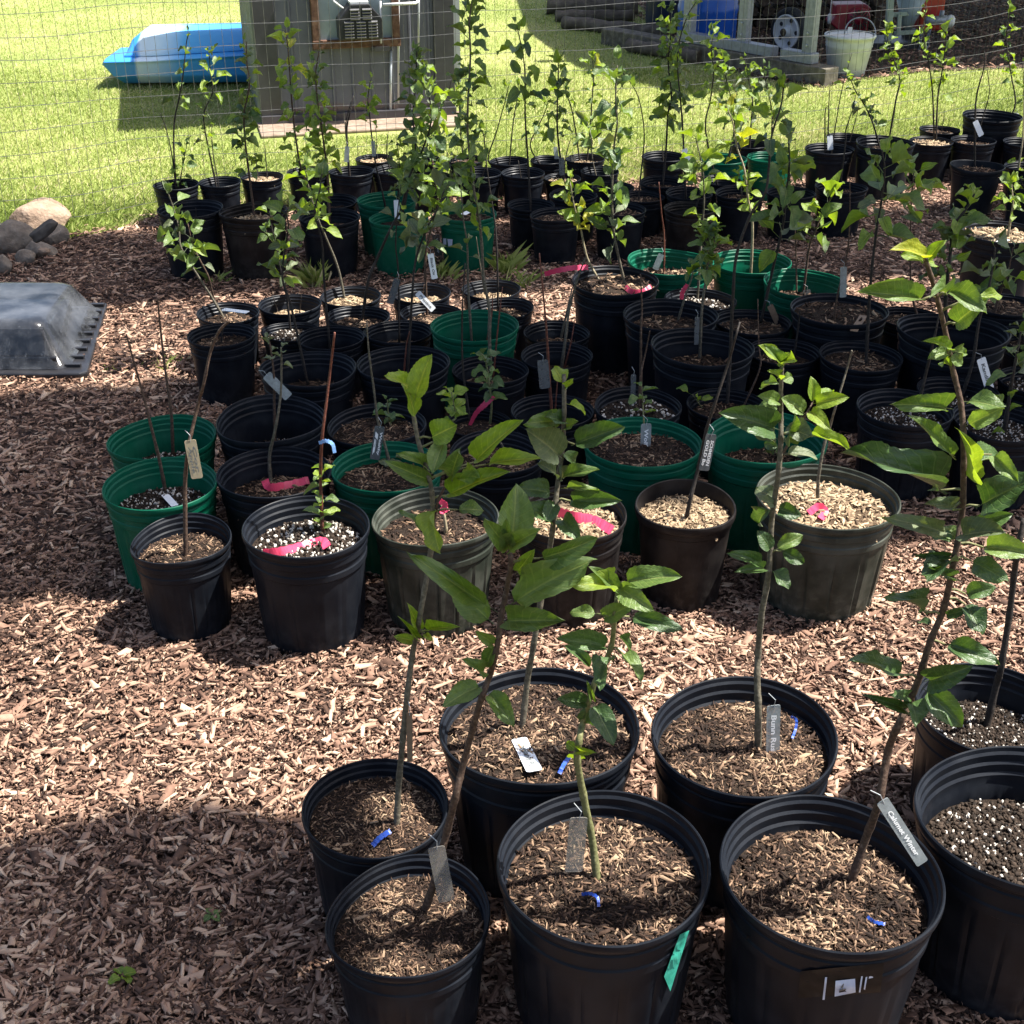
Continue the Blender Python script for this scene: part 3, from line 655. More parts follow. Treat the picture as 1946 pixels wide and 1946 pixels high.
rx = N.new("ShaderNodeMix"); rx.data_type = 'RGBA'; rx.inputs[7].default_value = (0.15, 0.085, 0.055, 1)
L.new(rust_f.outputs[0], rx.inputs[0]); L.new(base_r.outputs[0], rx.inputs[6]); L.new(rx.outputs[2], b.inputs["Base Color"])
b.inputs["Roughness"].default_value = 0.42; M['clad'] = m
M['silver'] = simple("silver_cladding", [(0.3, (0.34, 0.36, 0.37)), (0.7, (0.48, 0.50, 0.51))], 8, 0.38, 0.5, 0, metal=0.3)
M['sidesilver'] = simple("side_cladding_grey", [(0.3, (0.16, 0.175, 0.18)), (0.7, (0.24, 0.255, 0.26))], 8, 0.4, 0.5, 0, metal=0.3)
M['trim'] = simple("dark_trim", [(0.3, (0.040, 0.038, 0.042)), (0.7, (0.062, 0.060, 0.065))], 12, 0.38, 0.5)
M['rust'] = simple("rusty_frame", [(0.3, (0.060, 0.030, 0.020)), (0.55, (0.125, 0.065, 0.042)), (0.8, (0.20, 0.12, 0.08))], 30, 0.8, 0.3, 0.4)
M['bluegrey'] = simple("blue_grey_sheet", [(0.3, (0.22, 0.27, 0.29)), (0.7, (0.30, 0.36, 0.38))], 10, 0.35, 0.5)
M['blackmetal'] = simple("black_painted_metal", [(0.3, (0.010, 0.010, 0.012)), (0.7, (0.024, 0.024, 0.027))], 40, 0.42, 0.5)
M['louvre'] = simple("louvre_grey", [(0.3, (0.07, 0.07, 0.075)), (0.7, (0.12, 0.12, 0.125))], 30, 0.4, 0.5)
M['white'] = simple("white_paint", [(0.3, (0.62, 0.62, 0.60)), (0.7, (0.78, 0.78, 0.76))], 25, 0.5, 0.5)
M['concrete'] = simple("concrete_pad", [(0.3, (0.17, 0.125, 0.09)), (0.55, (0.25, 0.19, 0.145)), (0.8, (0.33, 0.265, 0.21))], 24, 0.9, 0.2, 0.4, detail=8)
SH = 1.48; SDP = 1.35
Xn, Yn, Zn = Vector((1, 0, 0)), Vector((0, -1, 0)), Vector((0, 0, 1))
MB().box((SW / 2, SDP / 2 + .012, SH / 2 + .02), (SW - .03, SDP - .024, SH)).build("core", M['trim'], shed)
corr("front_cladding", (0.115, 0, 0), (SW - 0.115, 0, 0), 0.05, SH, 0.118, 0.010, M['clad'], shed, Yn)
corr("side_cladding", (0, SDP, 0), (0, 0.02, 0), 0.05, SH, 0.09, 0.011, M['sidesilver'], shed, -Xn)
MB().box((0.06, -0.006, SH / 2 + .02), (0.125, 0.03, SH)).build("corner_trim", M['trim'], shed, bevel=.004)
MB().box((SW - 0.06, -0.006, SH / 2 + .02), (0.125, 0.03, SH)).build("corner_trim", M['trim'], shed, bevel=.004)
MB().box((SW + 0.025, 0.03, SH / 2 + .1), (0.045, 0.02, SH - .2)).build("flashing", M['silver'], shed)
MB().box((SW / 2, -0.014, 0.035), (SW + .01, 0.05, 0.06)).build("base_rail", M['trim'], shed, bevel=.004)
MB().box((SW / 2, SDP / 2, SH + .05), (SW + .14, SDP + .14, 0.07)).build("roof_cap", M['trim'], shed, bevel=.01)
def on_shed(px, py, off=0.02):           # photo point on the shed front, in shed coordinates
    d = ray(px, py); o_ = Vector((0, 0, EYE)); n_ = Vector((sn.x, sn.y, 0)); t = ((S0 + n_ * off) - o_).dot(n_) / d.dot(n_)
    p = o_ + d * t - S0
    return Vector((p.dot(sd), -off, p.z))
A = on_shed(601, 80); B = on_shed(752, 79)
fx0, fx1, fz0 = A.x, B.x, A.z - .012; fz1 = 1.05
MB().box(((fx0 + fx1) / 2, -0.02, (fz0 + fz1) / 2), (fx1 - fx0 - .03, 0.018, fz1 - fz0 - .03)).build("vent_panel", M['bluegrey'], shed)
for x_ in (fx0 + .0, fx1 - .0): MB().box((x_, -0.034, (fz0 + fz1) / 2), (0.045, 0.045, fz1 - fz0)).build("frame_post", M['rust'], shed, bevel=.004)
MB().box(((fx0 + fx1) / 2, -0.036, fz0), (fx1 - fx0 + .05, 0.05, 0.048)).build("frame_rail", M['rust'], shed, bevel=.004)
MB().box(((fx0 + fx1) / 2, -0.036, fz1), (fx1 - fx0 + .05, 0.05, 0.048)).build("frame_rail", M['rust'], shed, bevel=.004)
A = on_shed(640, 70); B = on_shed(722, 70); T = on_shed(680, 2)
bx0, bx1, bz0, bz1 = A.x, B.x, A.z, T.z
mid = bz0 + (bz1 - bz0) * .58; cxm = (bx0 + bx1) / 2; wq = (bx1 - bx0) * .21
poly = [(bx0, -.03, bz0), (bx1, -.03, bz0), (bx1, -.03, mid), (cxm + wq, -.03, bz1), (cxm - wq, -.03, bz1), (bx0, -.03, mid)]
motor = MB().prism(poly, (0, -0.13, 0)).build("blower_cover", M['blackmetal'], shed, bevel=.005)
for cxx, z0_, z1_ in ((-.27, .08, .52), (0, .08, .52), (.27, .08, .52), (-.13, .60, .86), (.15, .60, .86)):
    k = 0; z_ = bz0 + (bz1 - bz0) * z0_
    while z_ < bz0 + (bz1 - bz0) * z1_:
        MB().box((cxm + cxx * (bx1 - bx0), -0.168, z_), ((bx1 - bx0) * .21, 0.014, 0.007), Matrix.Rotation(R(28), 3, 'X')).build("louvre", M['louvre'], motor); z_ += .0165
MB().box((cxm, -.09, bz1 + .006), (wq * 2, .10, .012)).build("cover_top", M['white'], shed)
def pipe(name, pts, r_, mat): return MB().tube([on_shed(*p) for p in pts], r_, 8).build(name, mat, shed, True)
P0 = on_shed(795, 100, .03); pipe("conduit", [(795, 118, .03), (796, -60, .03)], .007, M['silver'])
pipe("conduit", [(757, 196, .022), (757, -60, .022)], .008, M['silver'])
pipe("conduit", [(728, 9, .07), (790, 6, .07), (795, 2, .05)], .009, M['white'])
pipe("conduit", [(742, 222, .02), (743, 97, .02)], .009, M['silver'])
pipe("conduit", [(724, 82, .06), (723, 2, .06)], .007, M['silver'])
MB().box(on_shed(722, 92, .05), (.11, .04, .025)).build("bracket", M['trim'], shed)
pipe("cable", [(634, 2, .06), (652, 16, .1)], .006, M['white'])
pad = [at_z(488, 238), at_z(497, 264), at_z(872, 242), at_z(876, 216)]
inv = shed.matrix_basis.inverted() if False else Matrix.Identity(4)
o = MB().prism([(p.x, p.y, 0.0) for p in pad], (0, 0, 0.018)).build("concrete_pad", M['concrete'], None, bevel=.006)
tag(o, kind='structure')

# ------------------------------------------------------------------ blue and white plastic boat on the lawn
KX0 = at_z(207, 166).x; KY = at_z(300, 167).y
boat = empty("plastic_boat", (KX0, KY, 0), R(3))
tag(boat, "blue and white moulded plastic boat lying on the lawn beside the shed", "boat")
m, nt, N, L, b = mat_new("marbled_boat_plastic")
tc = N.new("ShaderNodeTexCoord"); sx = N.new("ShaderNodeSeparateXYZ"); L.new(tc.outputs["Object"], sx.inputs[0])
nz = noise(nt, 3.0, 3)
q = N.new("ShaderNodeMath"); q.operation = 'MULTIPLY_ADD'; q.inputs[1].default_value = 0.16; L.new(nz.outputs["Fac"], q.inputs[0]); L.new(sx.outputs[0], q.inputs[2])
rr = ramp(nt, q.outputs[0], [(0.0, (0.035, 0.22, 0.60)), (0.285, (0.045, 0.26, 0.64)), (0.31, (0.62, 0.72, 0.80)), (0.42, (0.58, 0.74, 0.84)), (0.62, (0.09, 0.42, 0.78)), (1.0, (0.035, 0.28, 0.68))])
L.new(rr.outputs[0], b.inputs["Base Color"]); b.inputs["Roughness"].default_value = 0.32; M['boat'] = m
def hull_loft(name, rows, parent, mat):
    """rows: list of cross-sections (lists of points, equal length)"""
    v = []; f = []; k = len(rows[0])
    for r_ in rows: v += r_
    for i in range(len(rows) - 1):
        for j in range(k - 1): f.append((i * k + j, i * k + j + 1, (i + 1) * k + j + 1, (i + 1) * k + j))
    f.append(tuple(range(k))[::-1]); f.append(tuple((len(rows) - 1) * k + j for j in range(k)))
    o = link(name, mesh(v, f, True), mat, parent)
    bvl = o.modifiers.new("bevel", 'BEVEL'); bvl.width = .018; bvl.segments = 3; bvl.limit_method = 'ANGLE'; bvl.angle_limit = R(25)
    return o
def sec_low(x, k, sh):                    # lower hull: rounded belly to the gunwale
    z1 = .215 + sh
    return [(x, .42 * k, .03), (x, .10 * k, .0 + .012), (x, .0, .035), (x, -.055, .10), (x, -.06, z1 - .02), (x, -.075, z1), (x, .02, z1 + .012), (x, .5 * k, z1)]
rows = [sec_low(.115, 1, .0), sec_low(.30, 1, .005), sec_low(.8, 1, .035), sec_low(1.35, 1, .07)]
rows[0] = [(x + (-.115 if z > .15 else (-.06 if z > .08 else 0)), y, z) for x, y, z in rows[0]]
hull_loft("lower_hull", rows, boat, M['boat'])
def sec_up(x, top, z0): return [(x, .12, z0), (x, .03, z0), (x, .045, z0 + .03), (x, .115, top - .03), (x, .15, top), (x, .48, top), (x, .5, z0)]
rows = [sec_up(.125, .25, .224), sec_up(.175, .35, .228), sec_up(.25, .405, .232), sec_up(.8, .412, .262), sec_up(1.35, .425, .298)]
hull_loft("upper_hull", rows, boat, M['boat'])
for ch_ in boat.children: ch_.scale = (1, 1, .84)

# ------------------------------------------------------------------ pole shelter with yard machines
M['timber'] = simple("weathered_timber", [(0.3, (0.075, 0.066, 0.052)), (0.55, (0.14, 0.125, 0.10)), (0.8, (0.24, 0.215, 0.18))], 22, 0.9, 0.2, 0.6, detail=7)
M['log'] = simple("grey_pole_wood", [(0.3, (0.06, 0.05, 0.04)), (0.55, (0.12, 0.10, 0.082)), (0.8, (0.21, 0.18, 0.15))], 14, 0.9, 0.2, 0.6, detail=7)
M['roofsheet'] = simple("roof_sheet", [(0.3, (0.20, 0.21, 0.21)), (0.7, (0.30, 0.31, 0.31))], 6, 0.5, 0.5, metal=0.4)
Q0 = at_z(1330, 121); Q1 = at_z(1563, 166)
qd = (Q1 - Q0).normalized(); qn = Vector((qd.y, -qd.x, 0))
shel = empty("pole_shelter", Q0); tag(shel, "open shelter of galvanised steel posts on a timber sleeper, right of the lawn", "shelter")
def sl_(p): return Vector(p) - Q0
sb_ = Q0 - qd * 1.1 - qn * .085; se_ = Q1 - qn * .085
MB().bar(sl_(sb_ + Zn * .055), sl_(se_ + Zn * .055), .15, .13).build("sleeper", M['timber'], shel, bevel=.008)
def tang(px):                             # point of the sill line under a photo column
    d = ray(px, 120); dd = Vector((d.x, d.y, 0)); a_ = Q0 - qn * .085
    det = dd.x * (-qd.y) + dd.y * qd.x
    t = (a_.x * (-qd.y) + a_.y * qd.x) / det
    return dd * t
for a_, b_ in ((1290, 1470), (1488, 1548)):
    p, q = tang(a_), tang(b_); p.z = q.z = .158
    MB().bar(sl_(p), sl_(q), .085, .07).build("sill_channel", M['galv'], shel, bevel=.004)
RZ = 2.25
for px in (1306, 1410, 1535):
    p = tang(px); mbp = MB()
    pw = .038
    for sx_ in (-1, 1): mbp.box(sl_(p) + qd * (sx_ * pw) + Zn * (RZ / 2 + .09), (.005, .06, RZ - .2), Matrix.Rotation(math.atan2(qd.y, qd.x), 3, 'Z'))
    mbp.box(sl_(p) + qn * .0 + Zn * (RZ / 2 + .09) - qn * .027, (.072, .005, RZ - .2), Matrix.Rotation(math.atan2(qd.y, qd.x), 3, 'Z'))
    mbp.box(sl_(p) + Zn * (RZ / 2 + .09) + qn * .027, (.072, .005, RZ - .2), Matrix.Rotation(math.atan2(qd.y, qd.x), 3, 'Z'))
    po = mbp.build("post", M['galv'], shel)
    for bz in (.24, .32):
        MB().lathe([(.009, 0), (.009, .008), (.004, .011)], seg=8, m=qn.to_track_quat('Z', 'Y').to_matrix(), c=sl_(p) + qn * .03 + Zn * bz).build("bolt", M['silver'], po)
roof_poly = [(1.33, 11.8), (1.66, 10.2), (2.3, 9.2), (3.3, 9.55), (4.1, 10.15), (4.9, 10.3), (7.2, 10.5), (7.2, 15), (1.2, 15)]
MB().prism([(x - Q0.x, y - Q0.y, RZ + (y - 9) * .02) for x, y in roof_poly], (0, 0, .05)).build("roof", M['roofsheet'], shel)
for x, y in ((6.8, 10.8), (6.8, 14.6), (1.6, 14.6)):
    MB().box((x - Q0.x, y - Q0.y, RZ / 2), (.08, .08, RZ)).build("post", M['galv'], shel)

def cyl_thing(name, a, b_, r_, mat, label, cat, group, ends=None):
    d = Vector(b_) - Vector(a); n = 9
    e = empty(name, a); pts = [d * (i / n) + Vector((0, 0, .006 * math.sin(i * 1.9 + a[0] * 9))) for i in range(n + 1)]
    MB().tube(pts, [r_ * (1 + .06 * math.sin(i * 2.3 + a[1] * 7)) for i in range(n + 1)], 12).build("trunk", mat, e, True)
    if ends:
        MB().tube([d * .998, d * 1.004], r_ * .93, 12).build("cut_end", ends, e)
    return tag(e, label, cat, group)
M['cutend'] = simple("log_end", [(0.3, (0.06, 0.045, 0.03)), (0.7, (0.13, 0.10, 0.07))], 30, 0.9, 0.2)
LG = [((1040, 10), (1212, 12), .075, "thick grey pole lying uppermost left of the dark barrel"),
      ((1055, 30), (1205, 30), .05, "grey pole lying below the thickest one by the dark barrel"),
      ((1072, 42), (1266, 62), .052, "grey pole with a square cut end before the dark barrel"),
      ((1150, 66), (1290, 84), .050, "grey pole lying just below the square-cut one"),
      ((1195, 86), (1330, 108), .050, "lowest grey pole, resting in the grass before the blue barrel")]
for (a, b_, r_, lb) in LG:
    cyl_thing("wooden_pole", at_z(*a, r_), at_z(*b_, r_), r_, M['log'], lb, "pole", "poles lying by the shelter", M['cutend'])
# barrels
def barrel(px0, px1, py, mat, label):
    c = at_z((px0 + px1) / 2, py); r_ = (px1 - px0) / 2 * px_size((px0 + px1) / 2, py, c.y); c.y += r_ * .8
    e = empty("barrel", c); tag(e, label, "barrel", "plastic barrels under the shelter")
    pf = [(r_ * .9, 0), (r_ * .97, .03), (r_, .10), (r_, .28), (r_ * 1.03, .30), (r_ * 1.03, .33), (r_, .35), (r_, .58), (r_ * 1.03, .60), (r_ * 1.03, .63), (r_, .65), (r_, .82), (r_ * .95, .88), (r_ * .9, .90)]
    MB().lathe(pf, seg=36).build("body", mat, e, True)
    MB().lathe([(r_ * .86, .902), (r_ * .84, .915), (r_ * .3, .915)], seg=28).build("lid", mat, e, True)
    return e
M['bluedrum'] = simple("blue_drum_plastic", [(0.3, (0.006, 0.075, 0.42)), (0.7, (0.012, 0.11, 0.52))], 8, 0.35, 0.5)
M['navydrum'] = simple("navy_drum_plastic", [(0.3, (0.004, 0.010, 0.035)), (0.7, (0.008, 0.018, 0.05))], 8, 0.4, 0.5)
barrel(1290, 1402, 104, M['bluedrum'], "bright blue plastic barrel standing behind the two left steel posts")
barrel(1228, 1296, 62, M['navydrum'], "dark navy barrel in the shade left of the bright blue barrel")
# wheel
wc = at_z(1486, 112); wc.y += .10
wheel = empty("cart_wheel", wc); tag(wheel, "wheel with a white spoked rim and black tyre under the shelter", "wheel")
ax = Vector((-.80, -.60, 0)).normalized(); qm = ax.to_track_quat('Z', 'Y').to_matrix()
rt = .175; ctr = Vector((.07, .05, rt + .0))
tp = [(rt - .029 + .029 * math.cos(t), .042 * math.sin(t)) for t in np.linspace(-math.pi, math.pi, 15)]
MB().lathe(tp, ctr, 36, qm, False, False).build("tyre", simple("tyre_rubber", [(0.3, (0.012, 0.012, 0.013)), (0.7, (0.03, 0.03, 0.03))], 40, 0.8), wheel, True)
MB().lathe([(.125, .02), (.126, .05), (.118, .052), (.112, .03), (.06, .012), (.035, .03), (.035, .07), (.0, .072)], ctr, 32, qm, True, False).build("rim", M['white'], wheel, True)
for k in range(5):
    t = k * 1.2566; c_ = ctr + qm @ Vector((.085 * math.cos(t), .085 * math.sin(t), .027))
    MB().lathe([(.0165, 0), (.013, .004)], c_, 10, qm).build("slot", M['blackmetal'], wheel)
MB().lathe([(.028, .06), (.028, .078), (.015, .085)], ctr, 16, qm).build("hub", M['cutend'], wheel, True)
# engine
ec = at_z(1618, 92); ec.y += .32
eng = empty("small_engine", ec); tag(eng, "crimson pull-start engine on a dark stand behind the white bucket", "engine")
M['crimson'] = simple("crimson_paint", [(0.3, (0.23, 0.012, 0.028)), (0.7, (0.33, 0.022, 0.045))], 14, 0.38, 0.5)
e0 = at_y(1575, 66, ec.y) - ec; e1 = at_y(1656, 8, ec.y) - ec
ez = (e0.z + e1.z) / 2; exm = (e0.x + e1.x) / 2; ew = e1.x - e0.x; eh = e1.z - e0.z
poly = [(e0.x, 0, e0.z + eh * .38), (e0.x + ew * .38, 0, e0.z), (e1.x, 0, e0.z), (e1.x, 0, e1.z - eh * .12), (e1.x - ew * .12, 0, e1.z), (e0.x + ew * .1, 0, e1.z - eh * .02), (e0.x + ew * .12, 0, e0.z + eh * .6)]
MB().prism(poly, (0, .22, 0)).build("housing", M['crimson'], eng, bevel=.012)
fc = Vector((e0.x + ew * .70, -.002, ez + eh * .02)); my = Matrix.Rotation(R(90), 3, 'X'); fr = eh * .40
fan = MB().lathe([(fr, -.01), (fr, .028), (fr * .92, .04), (fr * .3, .045), (fr * .28, .052), (0, .054)], fc, 32, my, True, False).build("starter_cover", M['crimson'], eng, True)
for k in range(18):
    t = k * math.pi / 9; c_ = fc + Vector((fr * .62 * math.cos(t), -.046, fr * .62 * math.sin(t)))
    MB().box(c_, (fr * .42, .008, fr * .10), Matrix.Rotation(-t, 3, 'Y')).build("cooling_slot", M['blackmetal'], fan)
MB().box((exm, .1, e0.z / 2), (ew * .7, .2, e0.z)).build("stand", M['blackmetal'], eng)
MB().tube([(e0.x - .01, -.01, e1.z + .12), (e0.x - .01, -.012, ez + .02)], .003, 6).build("pull_cord", M['white'], eng)
MB().lathe([(.012, 0), (.016, .03), (.016, .07), (.012, .075)], (e0.x - .01, -.012, ez - .03), 10).build("pull_grip", M['white'], eng, True)
# bucket
bc = at_z(1613, 149); rb = 47 * px_size(1613, 90, bc.y); bc.y += rb * .6
bk = empty("steel_bucket", bc); tag(bk, "pale galvanised bucket with bail handle standing at the grass edge", "bucket")
M['pail'] = simple("pale_galvanised_pail", [(0.3, (0.46, 0.49, 0.49)), (0.55, (0.60, 0.63, 0.62)), (0.8, (0.70, 0.72, 0.70))], 12, 0.45, 0.5, 0.1, metal=0.1)
bh = .285
MB().lathe([(rb * .70, 0), (rb * .74, .01), (rb * .93, .20), (rb * .95, .205), (rb * .94, .215), (rb * .96, .225), (rb * .95, .235), (rb * .99, .262), (rb * 1.04, .265), (rb * 1.04, bh - .005), (rb * 1.0, bh), (rb * .96, bh - .004)], seg=40, cap1=False).build("body", M['pail'], bk, True)
MB().lathe([(rb * .97, bh - .012), (rb * .9, bh - .006), (0.001, bh - .003)], seg=36).build("lid", M['white'], bk, True)
pts = [(rb * 1.03 * math.cos(t), -.0 + .05 * math.sin(t) * 1, bh - .03 + rb * .75 * math.sin(t) ** .7) for t in np.linspace(0.001, math.pi - .001, 22)]
pts = [Vector((p[0] * .62 + rb * .40, p[1], p[2])) for p in pts]
MB().tube(pts, .0045, 6).build("handle", M['galv'], bk, True)
MB().box((-.01, -rb * .1, bh + .02), (.03, .012, .05)).build("lid_clip", M['white'], bk)
# red machine with arm, hopper and chains
rc = at_z(1745, 104); rc.y += .35
rm = empty("splitter_machine", rc); tag(rm, "red yard machine with grey hopper and steel arm at the right of the shelter", "machine")
M['redpaint'] = simple("red_paint", [(0.3, (0.33, 0.016, 0.014)), (0.7, (0.45, 0.028, 0.020))], 10, 0.35, 0.5)
M['palegreen'] = simple("pale_green_steel", [(0.3, (0.30, 0.36, 0.28)), (0.7, (0.44, 0.50, 0.40))], 18, 0.5, 0.5)
def rl(px, py, off=0.0): return at_y(px, py, rc.y + off) - rc
a = rl(1745, 58); b_ = rl(1803, -40)
MB().box(((a.x + b_.x) / 2, .1, (a.z + b_.z) / 2), (b_.x - a.x, .22, b_.z - a.z)).build("housing", M['redpaint'], rm, bevel=.014)
MB().bar(rl(1687, 75, -.06), rl(1696, -60, -.06), .05, .05).build("upright", M['palegreen'], rm, bevel=.004)
MB().bar(rl(1696, 28, -.06), rl(1748, 24, -.06), .03, .03).build("rail", M['palegreen'], rm, bevel=.003)
MB().bar(rl(1699, 64, -.06), rl(1742, 60, -.06), .035, .03).build("rail", M['palegreen'], rm, bevel=.003)
MB().bar(rl(1707, 66, -.09), rl(1710, 27, -.09), .03, .03).build("upright", M['palegreen'], rm, bevel=.003)
a = rl(1718, 56, -.02); b_ = rl(1730, -6, -.02)
MB().lathe([(.03, 0), (.07, .10), (.115, .24)], (a.x + .03, .0, a.z - .01), 24).build("hopper", M['bluegrey'], rm, True)
MB().tube([rl(1760, 40, -.16), rl(1800, 38, -.16)], .034, 16).build("arm", M['galv'], rm, True)
MB().lathe([(.02, -.045), (.034, -.02), (.036, .02), (.02, .04), (.008, .045)], rl(1806, 40, -.16), 16).build("knob", M['white'], rm, True)
MB().tube([rl(1788, 34, -.16), rl(1791, 20, -.16)], .018, 10).build("valve", M['galv'], rm, True)
MB().box((.06, .12, rl(1760, 60).z / 2), (.12, .12, rl(1760, 60).z)).build("pedestal", M['blackmetal'], rm)
MB().box((-.22, .0, .03), (.5, .4, .06)).build("skid", M['blackmetal'], rm)
tor = []
def link_mesh():
    mb_ = MB(); pts = []
    for t in np.linspace(0, 2 * math.pi, 13): pts.append((.011 * math.cos(t), 0, .019 * math.sin(t)))
    return mesh(*(lambda q: (q.v, q.f))(mb_.tube(pts, .0036, 5, False)), True)
lm_ = link_mesh()
for i, (px, lb) in enumerate(((1753, "left steel chain hanging from the machine's steel arm"), (1767, "right steel chain hanging from the machine's steel arm"))):
    top = at_y(px, 52, rc.y - .165); e = empty("steel_chain", (top.x, top.y, 0)); tag(e, lb, "chain", "chains hanging from the arm")
    n = 10
    for k in range(n):
        o = link("link", lm_, M['galv'], e); o.location = (0.004 * math.sin(k * 2 + i), 0, top.z - .012 - k * .029)
        o.rotation_euler = (0, 0, R(90) * (k % 2) + R(20))
# firewood at the back of the shelter
M['split'] = simple("split_firewood", [(0.3, (0.035, 0.025, 0.018)), (0.55, (0.085, 0.06, 0.044)), (0.8, (0.16, 0.115, 0.085))], 26, 0.9, 0.2, 0.6, detail=7)
fm = []
for k in range(4):
    rr_ = random.Random(k); nn = 7
    prof = [(.055 * rr_.uniform(.7, 1.15) * math.cos(t), .048 * rr_.uniform(.7, 1.2) * math.sin(t)) for t in np.linspace(0, 2 * math.pi, nn, endpoint=False)]
    fm.append(mesh(*(lambda q: (q.v, q.f))(MB().prism([(x, -.2, z) for x, z in prof], (0, .4, 0)))))
rf = random.Random(5)
for row in range(3):
    for k in range(12):
        o = link("firewood_log", fm[(row * 3 + k) % 4], M['split'])
        o.location = (1.75 + k * .118 + (row % 2) * .055, 12.0 + rf.uniform(-.06, .06), .055 + row * .092); o.rotation_euler = (0, rf.uniform(0, 6.28) * 0 + rf.uniform(-.3, .3), rf.uniform(-.06, .06))
        tag(o, "split firewood log in the dark stack at the back of the shelter", "firewood", "stacked firewood behind the posts")

# ------------------------------------------------------------------ rocks by the bed edge
M['rock_pale'] = simple("pale_boulder", [(0.3, (0.21, 0.145, 0.10)), (0.55, (0.30, 0.215, 0.155)), (0.8, (0.39, 0.30, 0.23))], 22, 0.9, 0.2, 0.9, detail=10, bdist=0.02)
M['rock_grey'] = simple("grey_rock", [(0.3, (0.13, 0.105, 0.085)), (0.55, (0.21, 0.175, 0.14)), (0.8, (0.30, 0.26, 0.22))], 22, 0.9, 0.2, 0.9, detail=10, bdist=0.02)
M['rock_dark'] = simple("dark_rock", [(0.3, (0.035, 0.030, 0.028)), (0.55, (0.07, 0.062, 0.056)), (0.8, (0.13, 0.115, 0.10))], 14, 0.85, 0.3, 0.5, detail=9, bdist=0.02)
def rock(px0, px1, py0, py1, base_py, zb, mat, label, tilt=0.0, flat=1.0, seed=0, boxy=0.0, deep=.9):
    c0 = at_z((px0 + px1) / 2, base_py, zb); s_ = px_size((px0 + px1) / 2, (py0 + py1) / 2, c0.y)
    rx = (px1 - px0) / 2 * s_; rz = (py1 - py0) / 2 * s_ * 1.0 * flat; ry = rx * deep
    me = bpy.data.meshes.new("rock")
    import bmesh
    bm = bmesh.new(); bmesh.ops.create_icosphere(bm, subdivisions=4, radius=1)
    rs = random.Random(seed); ph = [rs.uniform(0, 6.28) for _ in range(9)]
    planes = [(Vector((rs.gauss(0, 1), rs.gauss(0, 1), rs.gauss(0, 1))).normalized(), rs.uniform(.66, .9)) for _ in range(9)]
    for v in bm.verts:
        p = v.co.copy()
        for n_, d_ in planes:
            e_ = p.dot(n_) - d_
            if e_ > 0: p -= n_ * e_ * .75
        if boxy: p = Vector([math.copysign(abs(c) ** (1 - boxy), c) for c in p])
        k = 1 + .05 * math.sin(3 * p.x + ph[0]) * math.sin(2.6 * p.y + ph[1]) + .03 * math.sin(6 * p.z + ph[2] + 3 * p.x) + .012 * math.sin(15 * p.x + ph[3]) * math.sin(13 * p.z + ph[4])
        v.co = Vector((p.x * rx * k, p.y * ry * k, p.z * rz * k))
    bm.to_mesh(me); bm.free()
    me.polygons.foreach_set("use_smooth", [True] * len(me.polygons))
    o = link("rock", me, mat); o.rotation_euler = (0, tilt, rs.uniform(-.3, .3))
    o.location = (c0.x, c0.y + ry * .55, zb + rz * .86)
    return tag(o, label, "rock", "rocks piled at the corner of the bed")
rock(20, 136, 386, 452, 452, -.02, M['rock_pale'], "largest pale tan boulder at the back of the rock pile", seed=1, flat=1.12)
rock(50, 112, 412, 436, 452, .15, M['rock_dark'], "dark oblong stone lying across the pale boulder", tilt=-.55, seed=2, boxy=.35, deep=.5)
rock(77, 131, 436, 476, 474, -.01, M['rock_grey'], "brown-grey rock at the right of the rock pile", seed=3, flat=1.25)
rock(-14, 70, 442, 500, 494, -.02, M['rock_grey'], "large grey rock at the left of the rock pile", tilt=.12, seed=4, flat=1.3)
rock(46, 108, 464, 508, 503, -.02, M['rock_grey'], "flat light brown rock in the middle front of the pile", tilt=.25, seed=5, flat=1.05)
rock(26, 70, 487, 516, 512, -.01, M['rock_grey'], "small rounded rock lowest in the pile", seed=6, flat=1.3)
rock(-10, 27, 495, 534, 530, -.01, M['rock_grey'], "brown rock at the left picture edge below the pile", seed=7, flat=1.25)
rock(72, 95, 460, 474, 484, .05, M['rock_pale'], "pale pebble wedged between the grey rocks", seed=8)
st = at_z(2, 452)
o = MB().tube([(0, 0, 0), (0, 0, .17), (.012, 0, .2)], .009, 8).build("white_stake", M['white'], None, True, origin=None)
o.location = st; tag(o, "thin white stake at the left edge above the rocks", "stake")

# ------------------------------------------------------------------ propagation tray under a clear dome
G = [at_z(155, 727), at_z(206, 591)]
ty0, ty1 = G[0].y, G[1].y; txr0, txr1 = G[0].x, G[1].x
tray = empty("seed_tray", (txr0, ty0, 0)); tag(tray, "black propagation tray under a scratched clear plastic dome at the left edge", "tray")
M['traybl'] = simple("black_tray_plastic", [(0.3, (0.010, 0.010, 0.012)), (0.7, (0.022, 0.022, 0.025))], 20, 0.35, 0.5)
dyt = ty1 - ty0; dxr = .02; W_ = .95
base = [(-W_, 0), (dxr * 0, 0), (dxr, .02), (txr1 - txr0 + 0.0, dyt), (-W_, dyt)]
MB().prism([(x, y, .012) for x, y in base], (0, 0, .022)).build("flange", M['traybl'], tray, bevel=.006)
for k in range(9):
    y_ = .06 + k * (dyt - .1) / 8; x_ = (txr1 - txr0) * y_ / dyt
    MB().box((x_ - .032, y_, .040), (.055, .016, .012)).build("rib", M['traybl'], tray, bevel=.002)
MB().prism([(x, y, .03) for x, y in [(-W_ + .06, .05), (-.09, .05), (txr1 - txr0 - .12, dyt - .06), (-W_ + .06, dyt - .06)]], (0, 0, .045)).build("tray_floor", M['traybl'], tray, bevel=.006)
